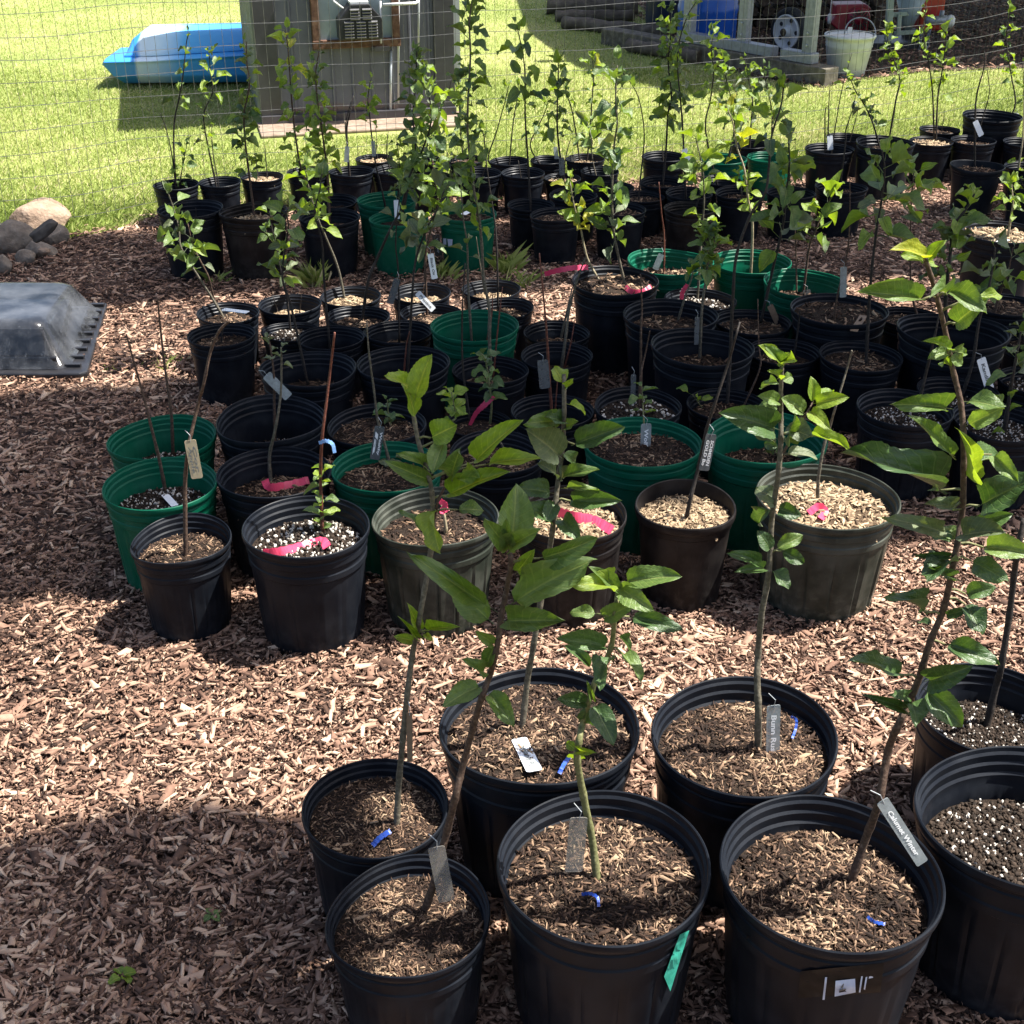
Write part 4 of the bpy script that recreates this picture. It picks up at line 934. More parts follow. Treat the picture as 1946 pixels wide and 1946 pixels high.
MB().box((-W_ / 2 - .05, .078, .098), (W_ - .17, .006, .125), Matrix.Rotation(R(-21), 3, 'X')).build("liner_wall", M['traybl'], tray)
m, nt, N, L, b = mat_new("scratched_clear_plastic")
tc = N.new("ShaderNodeTexCoord"); mp = N.new("ShaderNodeMapping"); mp.inputs["Scale"].default_value = (1, 1, .35); L.new(tc.outputs["Object"], mp.inputs[0])
n1 = N.new("ShaderNodeTexNoise"); n1.inputs["Scale"].default_value = 130; n1.inputs["Detail"].default_value = 6; n1.inputs["Distortion"].default_value = 1.6; L.new(mp.outputs[0], n1.inputs["Vector"])
n2 = noise(nt, 6, 4)
r1 = ramp(nt, n1.outputs["Fac"], [(0.60, (0, 0, 0)), (0.74, (1, 1, 1))]); r2 = ramp(nt, n2.outputs["Fac"], [(0.40, (.01, .01, .01)), (0.75, (.16, .16, .16))])
am = N.new("ShaderNodeMath"); am.operation = 'MULTIPLY_ADD'; am.inputs[1].default_value = .14; am.use_clamp = True; L.new(r1.outputs[0], am.inputs[0]); L.new(r2.outputs[0], am.inputs[2])
gl = N.new("ShaderNodeBsdfGlossy"); gl.inputs["Roughness"].default_value = .12
tr = N.new("ShaderNodeBsdfTransparent"); tr.inputs[0].default_value = (.86, .88, .9, 1)
lw = N.new("ShaderNodeFresnel"); lw.inputs[0].default_value = 1.5
m1 = N.new("ShaderNodeMixShader"); L.new(lw.outputs[0], m1.inputs[0]); L.new(tr.outputs[0], m1.inputs[1]); L.new(gl.outputs[0], m1.inputs[2])
df = N.new("ShaderNodeBsdfDiffuse"); df.inputs[0].default_value = (.42, .45, .50, 1)
m2 = N.new("ShaderNodeMixShader"); L.new(am.outputs[0], m2.inputs[0]); L.new(m1.outputs[0], m2.inputs[1]); L.new(df.outputs[0], m2.inputs[2])
L.new(m2.outputs[0], nt.nodes["Material Output"].inputs[0]); M['dome'] = m
hz = .172
def rr_ring(x0, x1, y0, y1, z, rad, n=6):
    out = []
    for cx_, cy_, a0 in ((x1 - rad, y0 + rad, -90), (x1 - rad, y1 - rad, 0), (x0 + rad, y1 - rad, 90), (x0 + rad, y0 + rad, 180)):
        for i in range(n + 1):
            t = R(a0 + 90 * i / n); out.append(Vector((cx_ + rad * math.cos(t), cy_ + rad * math.sin(t), z)))
    return out
def shear(ring): return [Vector((p.x + (p.y / dyt) * (txr1 - txr0) * .6, p.y, p.z)) for p in ring]
hz = .195
def slope(ring): return [Vector((p.x, p.y, p.z - (.035 * (p.y / dyt) if p.z > .1 else 0))) for p in ring]
rings = [slope(shear(rr_ring(-W_ + .05, -.045, .03, dyt - .05, z_, .05))) for z_ in (.036,)] + [slope(shear(rr_ring(-W_ + .05 + i_, -.045 - i_ * 1.1, .03 + i_ * .8, dyt - .05 - i_, z_, .055))) for i_, z_ in ((.012, .045), (.060, hz - .030), (.070, hz - .012), (.088, hz - .002), (.110, hz))]
v = [p for r_ in rings for p in r_]; k = len(rings[0]); f = []
for i in range(len(rings) - 1):
    for j in range(k): f.append((i * k + j, i * k + (j + 1) % k, (i + 1) * k + (j + 1) % k, (i + 1) * k + j))
f.append(tuple((len(rings) - 1) * k + j for j in range(k)))
dm_ = mesh(v, f, True); dm_.set_sharp_from_angle(angle=R(40)); link("dome", dm_, M['dome'], tray)

# ------------------------------------------------------------------ trees beside the bed (they shade it)
M['treebark'] = simple("tree_bark", [(0.3, (0.05, 0.04, 0.03)), (0.6, (0.11, 0.09, 0.07)), (0.85, (0.19, 0.16, 0.13))], 18, 0.95, 0.2, 0.9, detail=8, bdist=0.03)
M['crown'] = toned("tree_leaf", [(0.0, (0.02, 0.05, 0.01)), (0.6, (0.06, 0.11, 0.02)), (1.0, (0.10, 0.16, 0.03))], 0.55, 0.1, 4, 0.3, transl=0.25)
def shade_tree(name, shadow_c, half, hgt, n, trunk, label, rot=0.0):
    """crown of leaves whose shade falls round shadow_c; half = half lengths along and across the light, thickness"""
    off = sun_dir * (hgt / sun_dir.z); c = Vector((shadow_c[0] + off.x, shadow_c[1] + off.y, hgt))
    along = Vector((math.cos(SUN_AZ + rot), math.sin(SUN_AZ + rot), 0)); acr = Vector((-along.y, along.x, 0))
    e = empty(name, (trunk[0], trunk[1], 0)); tag(e, label, "tree", "shade trees beside the bed")
    t0 = Vector((0, 0, -.1)); cl = c - e.location
    MB().tube(catmull([t0, Vector((.03, .02, hgt * .3)), Vector((cl.x * .12, cl.y * .12, hgt * .62)), Vector((cl.x * .6, cl.y * .6, hgt * .9)), cl], 6), [.14 - .115 * i / 24 for i in range(25)], 10).build("trunk", M['treebark'], e, True)
    for k in range(6):
        a_ = cl + along * half[0] * rng.uniform(-.9, .9) + acr * half[1] * rng.uniform(-.6, .6)
        MB().tube(catmull([cl * .75 + Vector((0, 0, hgt * .2)), (cl * .9 + a_) / 2 + Vector((0, 0, .1)), a_], 5), [.04 - .003 * i for i in range(11)], 6).build("limb", M['treebark'], e, True)
    u = rng.uniform(-1, 1, (n * 2, 3)); rad = (np.abs(u[:, 0]) ** 20 + np.abs(u[:, 1]) ** 20 + u[:, 2] ** 2); u = u[rad < 1][:n]; n = len(u)
    P = np.array(cl)[None] + u[:, :1] * half[0] * np.array(along)[None] + u[:, 1:2] * half[1] * np.array(acr)[None] + u[:, 2:] * half[2] * np.array([[0, 0, 1]])
    ed = 0.05 * np.sin(u[:, :1] * 9) * np.array(acr)[None]; P = P + ed
    A = rng.normal(0, 1, (n, 3)); A[:, 2] *= .45; A /= np.linalg.norm(A, axis=1)[:, None]
    Bv = np.cross(A, rng.normal(0, 1, (n, 3)) * .35 + np.array([[0, 0, 1.0]])); Bv /= np.linalg.norm(Bv, axis=1)[:, None]
    s_ = rng.uniform(.06, .10, (n, 1))
    V = np.stack([P - A * s_, P + Bv * s_ * .55, P + A * s_, P - Bv * s_ * .55], 1)
    F = np.arange(n * 4).reshape(n, 4)
    o = link("crown", mesh_np(V.reshape(-1, 3), F, np.repeat(rng.random(n), 4), name="crown"), M['crown'], e)
    o["kind"] = "stuff"
shade_tree("shade_tree", (0.55, 3.66), (2.75, .66, .35), 6.3, 12000, (6.8, 4.4), "leafy tree right of the bed, nearest of the two whose limbs reach over its middle")
shade_tree("shade_tree", (0.3, 5.66), (2.6, .46, .35), 6.6, 9000, (7.1, 7.0), "leafy tree right of the bed, farther of the two reaching over the back rows")
shade_tree("shade_tree", (-1.90, 1.17), (1.50, .68, .3), 5.8, 20000, (5.9, 1.0), "leafy tree right of the camera reaching over the near left chips", R(-2.6))

# ------------------------------------------------------------------ pots
def deform(t, zf, var):
    e = (.018, .030, .012, .036)[var]; f = (.4, 1.7, 2.6, .9)[var]
    return 1 + zf * (e * math.cos(2 * (t - f)) + .4 * e * math.cos(3 * t + 2 * f))
def zwob(t, zf, var):
    e = (.006, .010, .004, .012)[var]
    return e * zf ** 3 * math.cos(2 * t + var * 1.3)
PROF = [(.383, .0), (.396, .012), (.404, .06), (.418, .20), (.432, .36), (.445, .52), (.453, .645), (.455, .68), (.468, .692), (.470, .735), (.463, .745), (.465, .785), (.479, .797), (.481, .84), (.475, .848), (.478, .868), (.494, .876), (.500, .885), (.503, .905), (.501, .925), (.495, .931), (.489, .926), (.486, .905), (.474, .893), (.474, .855), (.462, .843), (.463, .80), (.450, .788), (.449, .74), (.440, .725), (.436, .60), (.423, .42), (.408, .25), (.394, .10)]
PROF_T = [(.362, .0), (.374, .012), (.380, .06), (.400, .25), (.425, .50), (.448, .72), (.455, .785), (.470, .795), (.475, .84), (.492, .852), (.500, .872), (.503, .90), (.499, .922), (.490, .931), (.480, .925), (.474, .90), (.466, .84), (.455, .80), (.445, .72), (.422, .50), (.398, .25), (.380, .10)]
def inner_r(z, prof):
    ins = [(r_, zz) for r_, zz in prof[len(prof) // 2 + 2:]][::-1]
    return float(np.interp(z, [q[1] for q in ins], [q[0] for q in ins]))
_pm = {}
def pot_mesh(var, near, thick, rib=1.0):
    key = (var, near, thick, rib)
    if key in _pm: return _pm[key]
    prof = PROF_T if thick else PROF; seg = 144 if near else 56; v = []; f = []
    npan = (16, 18, 14, 20)[var]; iout = next(i for i, q in enumerate(prof) if q[1] > .92)
    for i, (r_, z) in enumerate(prof):
        for k in range(seg):
            t = 2 * math.pi * k / seg; rr_ = r_
            if not thick and .03 < z < .67:
                g = (t * npan / (2 * math.pi)) % 1.0; g = min(g, 1 - g)
                fade = min(1, (z - .03) / .05, (.67 - z) / .06)
                rr_ -= rib * max(0, fade) * (.012 * max(0, 1 - g / .13) - .003 * math.cos(2 * math.pi * (g)))
            zf = z / POT_K; rr_ *= deform(t, zf, var)
            v.append((rr_ * math.cos(t), rr_ * math.sin(t), z + zwob(t, zf, var)))
    for i in range(len(prof) - 1):
        for k in range(seg):
            a = i * seg + k; b_ = i * seg + (k + 1) % seg; f.append((a, b_, b_ + seg, a + seg))
    f.append(tuple(range(seg))[::-1])
    me = mesh(v, f, True, "pot"); me.set_sharp_from_angle(angle=R(32)); _pm[key] = me; return me
_sm = {}
def soil_mesh(var, lev, thick, near):
    key = (var, lev, thick, near)
    if key in _sm: return _sm[key]
    z0 = lev * POT_K; R_ = inner_r(z0, PROF_T if thick else PROF) + .004; seg = 40; rings = 9 if near else 5; v = [(0, 0, z0 + .012)]; f = []
    rs = random.Random(int(lev * 1000) + var)
    for i in range(1, rings + 1):
        q = i / rings
        for k in range(seg):
            t = 2 * math.pi * k / seg; rr_ = R_ * q * deform(t, lev, var)
            z = z0 + .012 * (1 - q * q) + (.010 * math.sin(3 * t + 5 * q + var) + rs.uniform(-.006, .006)) * (1 if i < rings else .3)
            v.append((rr_ * math.cos(t), rr_ * math.sin(t), z))
    for k in range(seg): f.append((0, 1 + k, 1 + (k + 1) % seg))
    for i in range(rings - 1):
        for k in range(seg):
            a = 1 + i * seg + k; b_ = 1 + i * seg + (k + 1) % seg; f.append((a, a + seg, b_ + seg, b_))
    me = mesh(v, f, True, "soil"); _sm[key] = me; return me
_cm = {}
def litter_mesh(var, lev, thick, kind, lod):
    """splinters, grains or husks lying on the soil of one pot"""
    key = (var, lev, thick, kind, lod)
    if key in _cm: return _cm[key]
    z0 = lev * POT_K; R_ = inner_r(z0, PROF_T if thick else PROF) * .975
    n = {'tan': (3300, 1050, 350), 'husk': (3000, 1050, 360), 'perl': (3400, 1200, 400), 'dark': (900, 420, 170)}[kind][lod]
    q = np.sqrt(rng.random(n)); t = rng.random(n) * 6.2832
    df = np.array([deform(a, lev, var) for a in t]); r_ = R_ * q * df
    P = np.stack([r_ * np.cos(t), r_ * np.sin(t), z0 + .012 * (1 - q * q) + .010 * np.sin(3 * t + 5 * q + var) * (q < .95) + rng.uniform(.001, .018, n)], 1)
    sc = (1.0, 1.3, 1.9)[lod]
    if kind in ('tan', 'dark'):
        Ln = np.clip(rng.lognormal(math.log(.027), .40, n), .010, .09) * sc; Wd = Ln * rng.uniform(.15, .30, n); Th = Wd * .6
        pt = .12 * np.sin(P[:, 0] * 9 + var) + .1 * np.sin(P[:, 1] * 11 + 2 * var)
        tone = np.clip((rng.beta(1.25, 1.85, n) if kind == 'tan' else rng.beta(1.5, 3, n)) + pt, 0, 1)
    elif kind == 'husk':
        Ln = np.clip(rng.lognormal(math.log(.033), .35, n), .014, .08) * sc; Wd = Ln * rng.uniform(.2, .45, n); Th = Wd * .5
        tone = np.clip(rng.beta(2.4, 1.6, n), 0, 1)
    else:
        Ln = rng.uniform(.008, .021, n) * sc; Wd = Ln * rng.uniform(.6, 1, n); Th = Ln * .7
        tone = np.where(rng.random(n) < (.30 if lod else .09), rng.uniform(.55, 1, n), rng.uniform(0, .30, n))
    me = chips_mesh(P, Ln, Wd, Th, rng.uniform(0, 6.3, n), rng.normal(0, .35, n), rng.normal(0, .4, n), tone, "litter")
    _cm[key] = me; return me
hole_me = mesh(*(lambda q: (q.v, q.f))(MB().lathe([(.030, 0), (.028, .004)], seg=14)), True)
M['hole'] = simple("drain_hole_dark", [(0.3, (0.004, 0.004, 0.004)), (0.7, (0.008, 0.007, 0.006))], 20, 0.9, 0.1)
GROUPS = {'F': "potted saplings nearest the camera", 'A': "front row of the potted block", 'B': "second rows of the potted block", 'C': "middle rows, right half", 'D': "middle rows, left half", 'E': "far rows along the fence"}
tmpl = set()
for i, p in enumerate(pl):
    near = p.id[0] in 'FAB'; lod = 0 if p.id[0] == 'F' else (1 if p.id[0] in 'AB' else 2)
    thick = p.id in ('A5', 'E49'); var = (i * 7 + 3) % 4
    lev = round(p.level * 20) / 20
    p.top = lev * POT_K * p.kz * p.D
    e = empty("potted_sapling" if p.id != 'F7' else "potted_soil", (p.x, p.y, 0.006)); p.root = e
    tag(e, p.label, "potted sapling" if p.id != 'F7' else "plant pot", GROUPS[p.id[0]])
    rz = (i * 2.399) % 6.283; p.rz = rz; p.var = var; p.thick = thick; p.lev = lev
    S = Matrix.Rotation(rz, 4, 'Z') @ Matrix.Diagonal((p.D, p.D, p.D * p.kz, 1))
    po = link("pot", pot_mesh(var, near, thick, 1.9 if p.color == 'olive' else 1.0), M[p.color], e, mw=S); p.pot = po
    sob = link("soil", soil_mesh(var, lev, thick, near), M['soilpale'] if p.soil == 'husk' else M['soil'], e, mw=S)
    ch = link("soil_litter", litter_mesh(var, lev, thick, p.soil, lod), M[{'tan': 'sliver', 'dark': 'sliver', 'perl': 'perl', 'husk': 'husk'}[p.soil]], sob)
    ch["kind"] = "stuff"
    if p.id in ('A1', 'A2', 'A6', 'B10', 'A3'):
        for k in range(5):
            t = rz + R(-90 - 40) + k * 1.2566
            nrm = Vector((math.cos(t - rz), math.sin(t - rz), -.1)).normalized()
            o = link("drain_hole", hole_me, M['hole'], po)
            rr_ = .4095 * deform(t - rz, .05, var)
            o.matrix_basis = Matrix.Translation((rr_ * math.cos(t - rz), rr_ * math.sin(t - rz), .05)) @ nrm.to_track_quat('Z', 'Y').to_matrix().to_4x4()

# ------------------------------------------------------------------ leaves
def leaf_mesh(seed, near):
    rs = random.Random(seed); ns = 20 if near else 7; nc = 3 if near else 1
    fold = rs.uniform(.25, .62); droop = rs.uniform(.05, .42); wave = rs.uniform(.03, .11); tw = rs.uniform(-.25, .25); ph = rs.uniform(0, 6)
    v = []; uvs = []; f = []
    y0 = .13 if near else .27
    for i in range(ns + 1):
        s = i / ns
        w = math.sin(math.pi * min(1, s ** .86)) ** .55 * (1 - .10 * s) * .5 * 1.06
        if s > .90 or not near: w *= (.5 + .5 * ((1 - s) / .10) ** .7) if near else (1 - .28 * s)
        if not near: w *= 1.08
        if near and 0 < i < ns: w *= 1 + (.03 if i % 2 else -.03)
        y = y0 + s * (1 - y0)
        for j in range(-nc, nc + 1):
            q = j / nc; x = w * q
            z = fold * abs(x) * (1 - .4 * s) - droop * (y - y0) ** 2 + wave * abs(q) ** 2 * math.sin(9 * s + ph + (1.5 if q > 0 else 0)) + tw * x * s
            v.append((x, y - .25 * droop * (y - y0) ** 2, z)); uvs.append((.5 + q * .5, s))
    k = 2 * nc + 1
    for i in range(ns):
        for j in range(k - 1): f.append((i * k + j, i * k + j + 1, (i + 1) * k + j + 1, (i + 1) * k + j))
    n0 = len(v); pr = .016
    for y, r_ in ((0, pr), (y0 + .02, pr * .75)):
        for a in (0, 2.09, 4.19): v.append((r_ * math.cos(a), y, r_ * math.sin(a) - .004)); uvs.append((.5, 0))
    for j in range(3): f.append((n0 + j, n0 + (j + 1) % 3, n0 + 3 + (j + 1) % 3, n0 + 3 + j))
    me = mesh(v, f, True, "leaf"); ul = me.uv_layers.new(name="uv")
    for lp in me.loops: ul.data[lp.index].uv = uvs[lp.vertex_index]
    return me
LN = [leaf_mesh(s, True) for s in range(12)]; LFAR = [leaf_mesh(100 + s, False) for s in range(8)]
rl_ = random.Random(11)
def put_leaf(parent, base, direction, up, length, width, tone, near):
    """base in parent coordinates"""
    d = Vector(direction).normalized(); u = Vector(up); u = (u - d * u.dot(d))
    u = u.normalized() if u.length > 1e-4 else Vector((0, 0, 1)).cross(d).normalized()
    u = Matrix.Rotation(rl_.gauss(0, .28), 3, d) @ u
    x = d.cross(u).normalized()
    mt = Matrix((x * width, d * length, u * length)).transposed().to_4x4(); mt.translation = base
    return link("leaf", (LN if near else LFAR)[rl_.randrange(12 if near else 8)], LEAF[tone], parent, mw=mt)

# ------------------------------------------------------------------ stems
def grow(pid, path, r0=.006, bark='bark_brown', leaves=(), hero=(), name="stem", ydrift=0.0, parent=None, r1=None, near=None, ybase=None):
    """path: photo points from the soil up; leaves: (t0, t1, nodes, size, tone, per node); hero: explicit leaves"""
    p = pots[pid]; r0 *= .78 if pid[0] == 'F' else 1.0; r1 = r1 * .8 if r1 else r1; near = (pid[0] == 'F') if near is None else near
    if ybase is None:
        b0 = at_z(path[0][0], path[0][1], p.top)
        off = Vector((b0.x - p.x, b0.y - p.y, 0)); lim = .36 * p.D
        if off.length > lim: off *= lim / off.length
        base = Vector((p.x + off.x, p.y + off.y, p.top - .01)); Y = base.y
        pts = [base]
    else:
        Y = ybase; pts = [at_y(*path[0], Y)]
    n = len(path)
    for i, (px, py) in enumerate(path[1:], 1):
        yy = Y + ydrift * i / (n - 1) + .012 * math.sin(i * 1.7 + px * .05)
        q = at_y(px, py, yy)
        if q.z > pts[-1].z - .02 or i > 1: pts.append(q)
    loc = Vector((p.x, p.y, 0.006)); pts = [q - loc for q in pts]
    cv = catmull(pts, 6); N_ = len(cv); r1 = r1 or r0 * .38
    rad = []
    for i in range(N_):
        t = i / (N_ - 1); rr_ = r0 + (r1 - r0) * t ** .8
        if i % 5 == 3: rr_ *= 1.16
        if i == 0 and ybase is None: rr_ *= 1.3
        rad.append(rr_)
    st = MB().tube(cv, rad, 10 if near else 6).build(name, M[bark], parent or p.root, True)
    par = p.root
    seg = [0.0]
    for a, b_ in zip(cv, cv[1:]): seg.append(seg[-1] + (b_ - a).length)
    tot = seg[-1]
    def pos(t):
        s = t * tot
        for i in range(len(seg) - 1):
            if seg[i + 1] >= s:
                k = (s - seg[i]) / max(1e-6, seg[i + 1] - seg[i]); return cv[i].lerp(cv[i + 1], k), (cv[i + 1] - cv[i]).normalized()
        return cv[-1], (cv[-1] - cv[-2]).normalized()
    ang = rl_.uniform(0, 6.28); gs = 1.0 if near else 1.5
    if not near: leaves = [(a0, a1, int(n_ * .92) + 1, sz, tn_, pr) for a0, a1, n_, sz, tn_, pr in leaves]
    for (t0, t1, nn, size, tone, per) in leaves:
        for k in range(nn):
            t = t0 + (t1 - t0) * (k + rl_.uniform(-.3, .3)) / max(1, nn - 1); t = min(1, max(0, t))
            q, d = pos(t); ang += 2.399
            for m_ in range(per):
                a = ang + rl_.uniform(-1.1, 1.1) * (m_ > 0) + m_ * 1.4; el = (rl_.uniform(-.25, .75) if near else rl_.uniform(-.75, 1.15)) + (.45 if t > .92 else 0)
                dr = Vector((math.cos(a) * math.cos(el), math.sin(a) * math.cos(el), math.sin(el)))
                tn = tone if not isinstance(tone, tuple) else rl_.choice(tone)
                if not near and rl_.random() < .5: tn = {0: 1, 1: 2, 3: 1}.get(tn, tn)
                L_ = gs * size * rl_.uniform(.6, 1.2) * (1 - .35 * (t > .96))
                jit = Vector((rl_.uniform(-1, 1), rl_.uniform(-1, 1), rl_.uniform(-1, 1))) * (.004 if per == 1 else .014)
                put_leaf(par, q + jit, dr, (0, 0, 1) if near else (rl_.uniform(-.9, .9), rl_.uniform(-1.1, .5), 1), L_, L_ * (rl_.uniform(.46, .66) if near else rl_.uniform(.32, .48)), tn, near)
    for hl in hero:
        bx, by, tx, ty, wpx, tone = hl[:6]; dy = hl[6] if len(hl) > 6 else rl_.uniform(-.05, .03)
        B_ = at_y(bx, by, Y + ydrift * .5) - loc; T_ = at_y(tx, ty, Y + ydrift * .5 + dy) - loc
        ln = (T_ - B_).length * 1.10; s_ = px_size(bx, by, Y)
        up = Vector((rl_.uniform(-.2, .2), -.75, .75))
        # a short stalk from the stem to the leaf where it stands off
        best = min(cv, key=lambda q: (q - B_).length)
        if (best - B_).length > .012:
            MB().tube([best, best.lerp(B_, .5) + Vector((0, 0, .004)), B_ + (T_ - B_) * .08], [.0022, .0017, .0014], 6).build("stalk", M['bark_green'], st, True)
        put_leaf(par, B_, T_ - B_, up, ln, wpx * s_ * 1.04, tone, near)
    p.Y = Y; return st, cv, Y
D_, M_, B_R, G_, Y_ = 0, 1, 2, 3, 4
# ---- nearest saplings, leaf by leaf
grow('F2', [(753, 1579), (757, 1500), (764, 1420), (775, 1310), (785, 1238), (798, 1170), (815, 1073), (822, 1010), (821, 938), (808, 884), (794, 834), (783, 770), (779, 736)], .0075, 'bark_grey', r1=.0035, hero=[
 (787, 763, 811, 683, 46, B_R), (779, 736, 740, 713, 30, B_R), (791, 804, 772, 713, 26, B_R), (815, 834, 862, 809, 48, B_R), (845, 838, 822, 890, 34, M_), (895, 884, 973, 805, 44, B_R, -.03), (916, 884, 1010, 864, 32, B_R, -.04),
 (842, 945, 943, 896, 42, B_R, -.05), (821, 915, 757, 888, 32, M_), (818, 895, 774, 861, 26, M_), (865, 969, 918, 964, 28, M_), (828, 958, 818, 1042, 36, B_R, -.06), (815, 1016, 768, 966, 20, M_),
 (795, 1197, 784, 1160, 22, B_R), (806, 1199, 852, 1187, 18, B_R), (788, 1218, 755, 1211, 20, B_R), (806, 1202, 819, 1216, 12, B_R), (790, 1210, 776, 1188, 12, B_R)])
grow('F2', [(822, 1000), (835, 945), (862, 905), (900, 880)], .0035, 'bark_brown', name="branch", near=True, ybase=pots['F2'].Y, hero=[(856, 915, 868, 862, 30, M_), (872, 900, 905, 905, 34, B_R)])
grow('F1', [(803, 1735), (825, 1675), (847, 1590), (865, 1517), (876, 1470), (887, 1427), (912, 1336), (929, 1288), (943, 1238), (953, 1170), (963, 1120), (971, 1070), (968, 1046)], .0085, 'bark_brown', r1=.004, hero=[
 (969, 1049, 986, 932, 66, M_, .02), (966, 1046, 934, 1000, 34, M_), (970, 1040, 1002, 1014, 34, M_), (968, 1048, 962, 1000, 30, M_), (1017, 1063, 1121, 1036, 42, M_, -.04), (980, 1090, 1010, 1052, 26, B_R), (963, 1154, 1084, 1070, 66, M_, -.05), (949, 1181, 1052, 1176, 44, M_, -.06),
 (946, 1164, 795, 1064, 38, M_, -.04), (939, 1187, 864, 1116, 56, M_, .03), (943, 1221, 919, 1270, 28, M_), (940, 1225, 912, 1205, 22, M_), (916, 1304, 857, 1324, 40, M_, -.05), (921, 1290, 890, 1254, 30, M_), (923, 1311, 972, 1368, 36, M_, -.05)])
grow('F4', [(1137, 1680), (1126, 1601), (1111, 1524), (1097, 1445), (1101, 1405), (1108, 1372), (1122, 1322), (1134, 1288), (1161, 1231), (1168, 1170), (1175, 1120)], .0085, 'bark_green', r1=.004, hero=[
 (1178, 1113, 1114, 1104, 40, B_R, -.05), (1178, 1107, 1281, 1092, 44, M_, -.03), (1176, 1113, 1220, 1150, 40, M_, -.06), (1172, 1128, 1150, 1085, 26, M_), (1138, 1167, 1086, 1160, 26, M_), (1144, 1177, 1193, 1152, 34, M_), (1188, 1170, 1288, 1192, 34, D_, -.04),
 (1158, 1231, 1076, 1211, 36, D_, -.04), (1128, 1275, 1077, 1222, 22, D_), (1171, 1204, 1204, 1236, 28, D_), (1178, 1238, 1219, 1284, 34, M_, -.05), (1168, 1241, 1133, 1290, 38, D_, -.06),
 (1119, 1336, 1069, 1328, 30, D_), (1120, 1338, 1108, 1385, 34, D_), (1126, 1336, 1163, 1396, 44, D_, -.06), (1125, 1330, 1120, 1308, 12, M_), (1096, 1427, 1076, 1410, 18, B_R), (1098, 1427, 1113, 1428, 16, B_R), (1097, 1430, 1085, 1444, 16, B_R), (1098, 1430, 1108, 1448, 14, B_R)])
grow('F3', [(990, 1392), (1003, 1288), (1012, 1238), (1027, 1147), (1042, 1060), (1053, 985), (1060, 918), (1069, 851), (1072, 783), (1072, 736), (1072, 712)], .0075, 'bark_grey', r1=.004, hero=[
 (1072, 733, 1055, 694, 30, B_R), (1074, 740, 1086, 722, 10, B_R), (1075, 767, 1121, 778, 22, B_R), (1069, 800, 1013, 800, 32, M_), (1070, 803, 1045, 789, 32, D_), (1085, 847, 1173, 812, 42, D_, -.03), (1068, 871, 1016, 822, 62, G_, -.04), (1062, 905, 1030, 880, 40, G_),
 (1060, 911, 1126, 887, 26, M_, -.03), (1054, 938, 992, 924, 38, D_), (1077, 952, 1163, 948, 36, D_, -.04), (1066, 928, 1130, 926, 16, M_), (1050, 992, 1012, 963, 44, D_, -.04), (1064, 985, 1095, 1013, 34, D_, -.05), (1056, 950, 1040, 985, 30, D_), (1066, 880, 1074, 915, 30, G_), (1068, 860, 1095, 880, 26, D_), (1074, 815, 1092, 800, 20, M_)])
grow('F5', [(1441, 1427), (1441, 1354), (1439, 1288), (1441, 1238), (1447, 1170), (1461, 1086), (1467, 985), (1479, 901), (1484, 834), (1484, 790), (1484, 736), (1486, 696)], .0085, 'bark_grey', r1=.004, hero=[
 (1486, 696, 1451, 656, 24, B_R), (1486, 696, 1506, 680, 30, B_R), (1485, 700, 1470, 662, 24, M_), (1484, 726, 1443, 734, 24, M_), (1485, 726, 1506, 714, 24, M_), (1484, 722, 1466, 704, 16, B_R), (1483, 770, 1438, 780, 34, M_), (1481, 765, 1450, 752, 26, M_),
 (1481, 817, 1395, 787, 56, D_, -.04), (1478, 834, 1446, 824, 30, G_), (1488, 810, 1537, 826, 40, G_, -.04), (1531, 827, 1613, 838, 22, B_R, -.03), (1488, 864, 1552, 858, 28, G_), (1481, 851, 1452, 842, 20, D_), (1490, 840, 1515, 800, 26, M_),
 (1474, 952, 1437, 924, 34, G_), (1464, 965, 1430, 994, 36, D_), (1474, 965, 1516, 978, 30, D_), (1471, 958, 1450, 950, 24, G_), (1454, 1076, 1396, 1050, 26, D_), (1456, 1080, 1413, 1082, 22, D_), (1481, 1046, 1527, 1068, 26, D_), (1471, 1046, 1522, 1018, 26, M_), (1464, 1048, 1449, 1014, 30, D_), (1464, 1081, 1500, 1114, 30, D_)])
grow('F5', [(1484, 868), (1505, 832), (1530, 790), (1546, 762)], .0035, 'bark_brown', name="branch", near=True, ybase=pots['F5'].Y, hero=[
 (1531, 787, 1493, 757, 34, M_), (1545, 767, 1598, 755, 30, B_R), (1545, 765, 1548, 725, 24, B_R), (1538, 780, 1566, 802, 28, B_R), (1546, 760, 1582, 738, 24, B_R)])
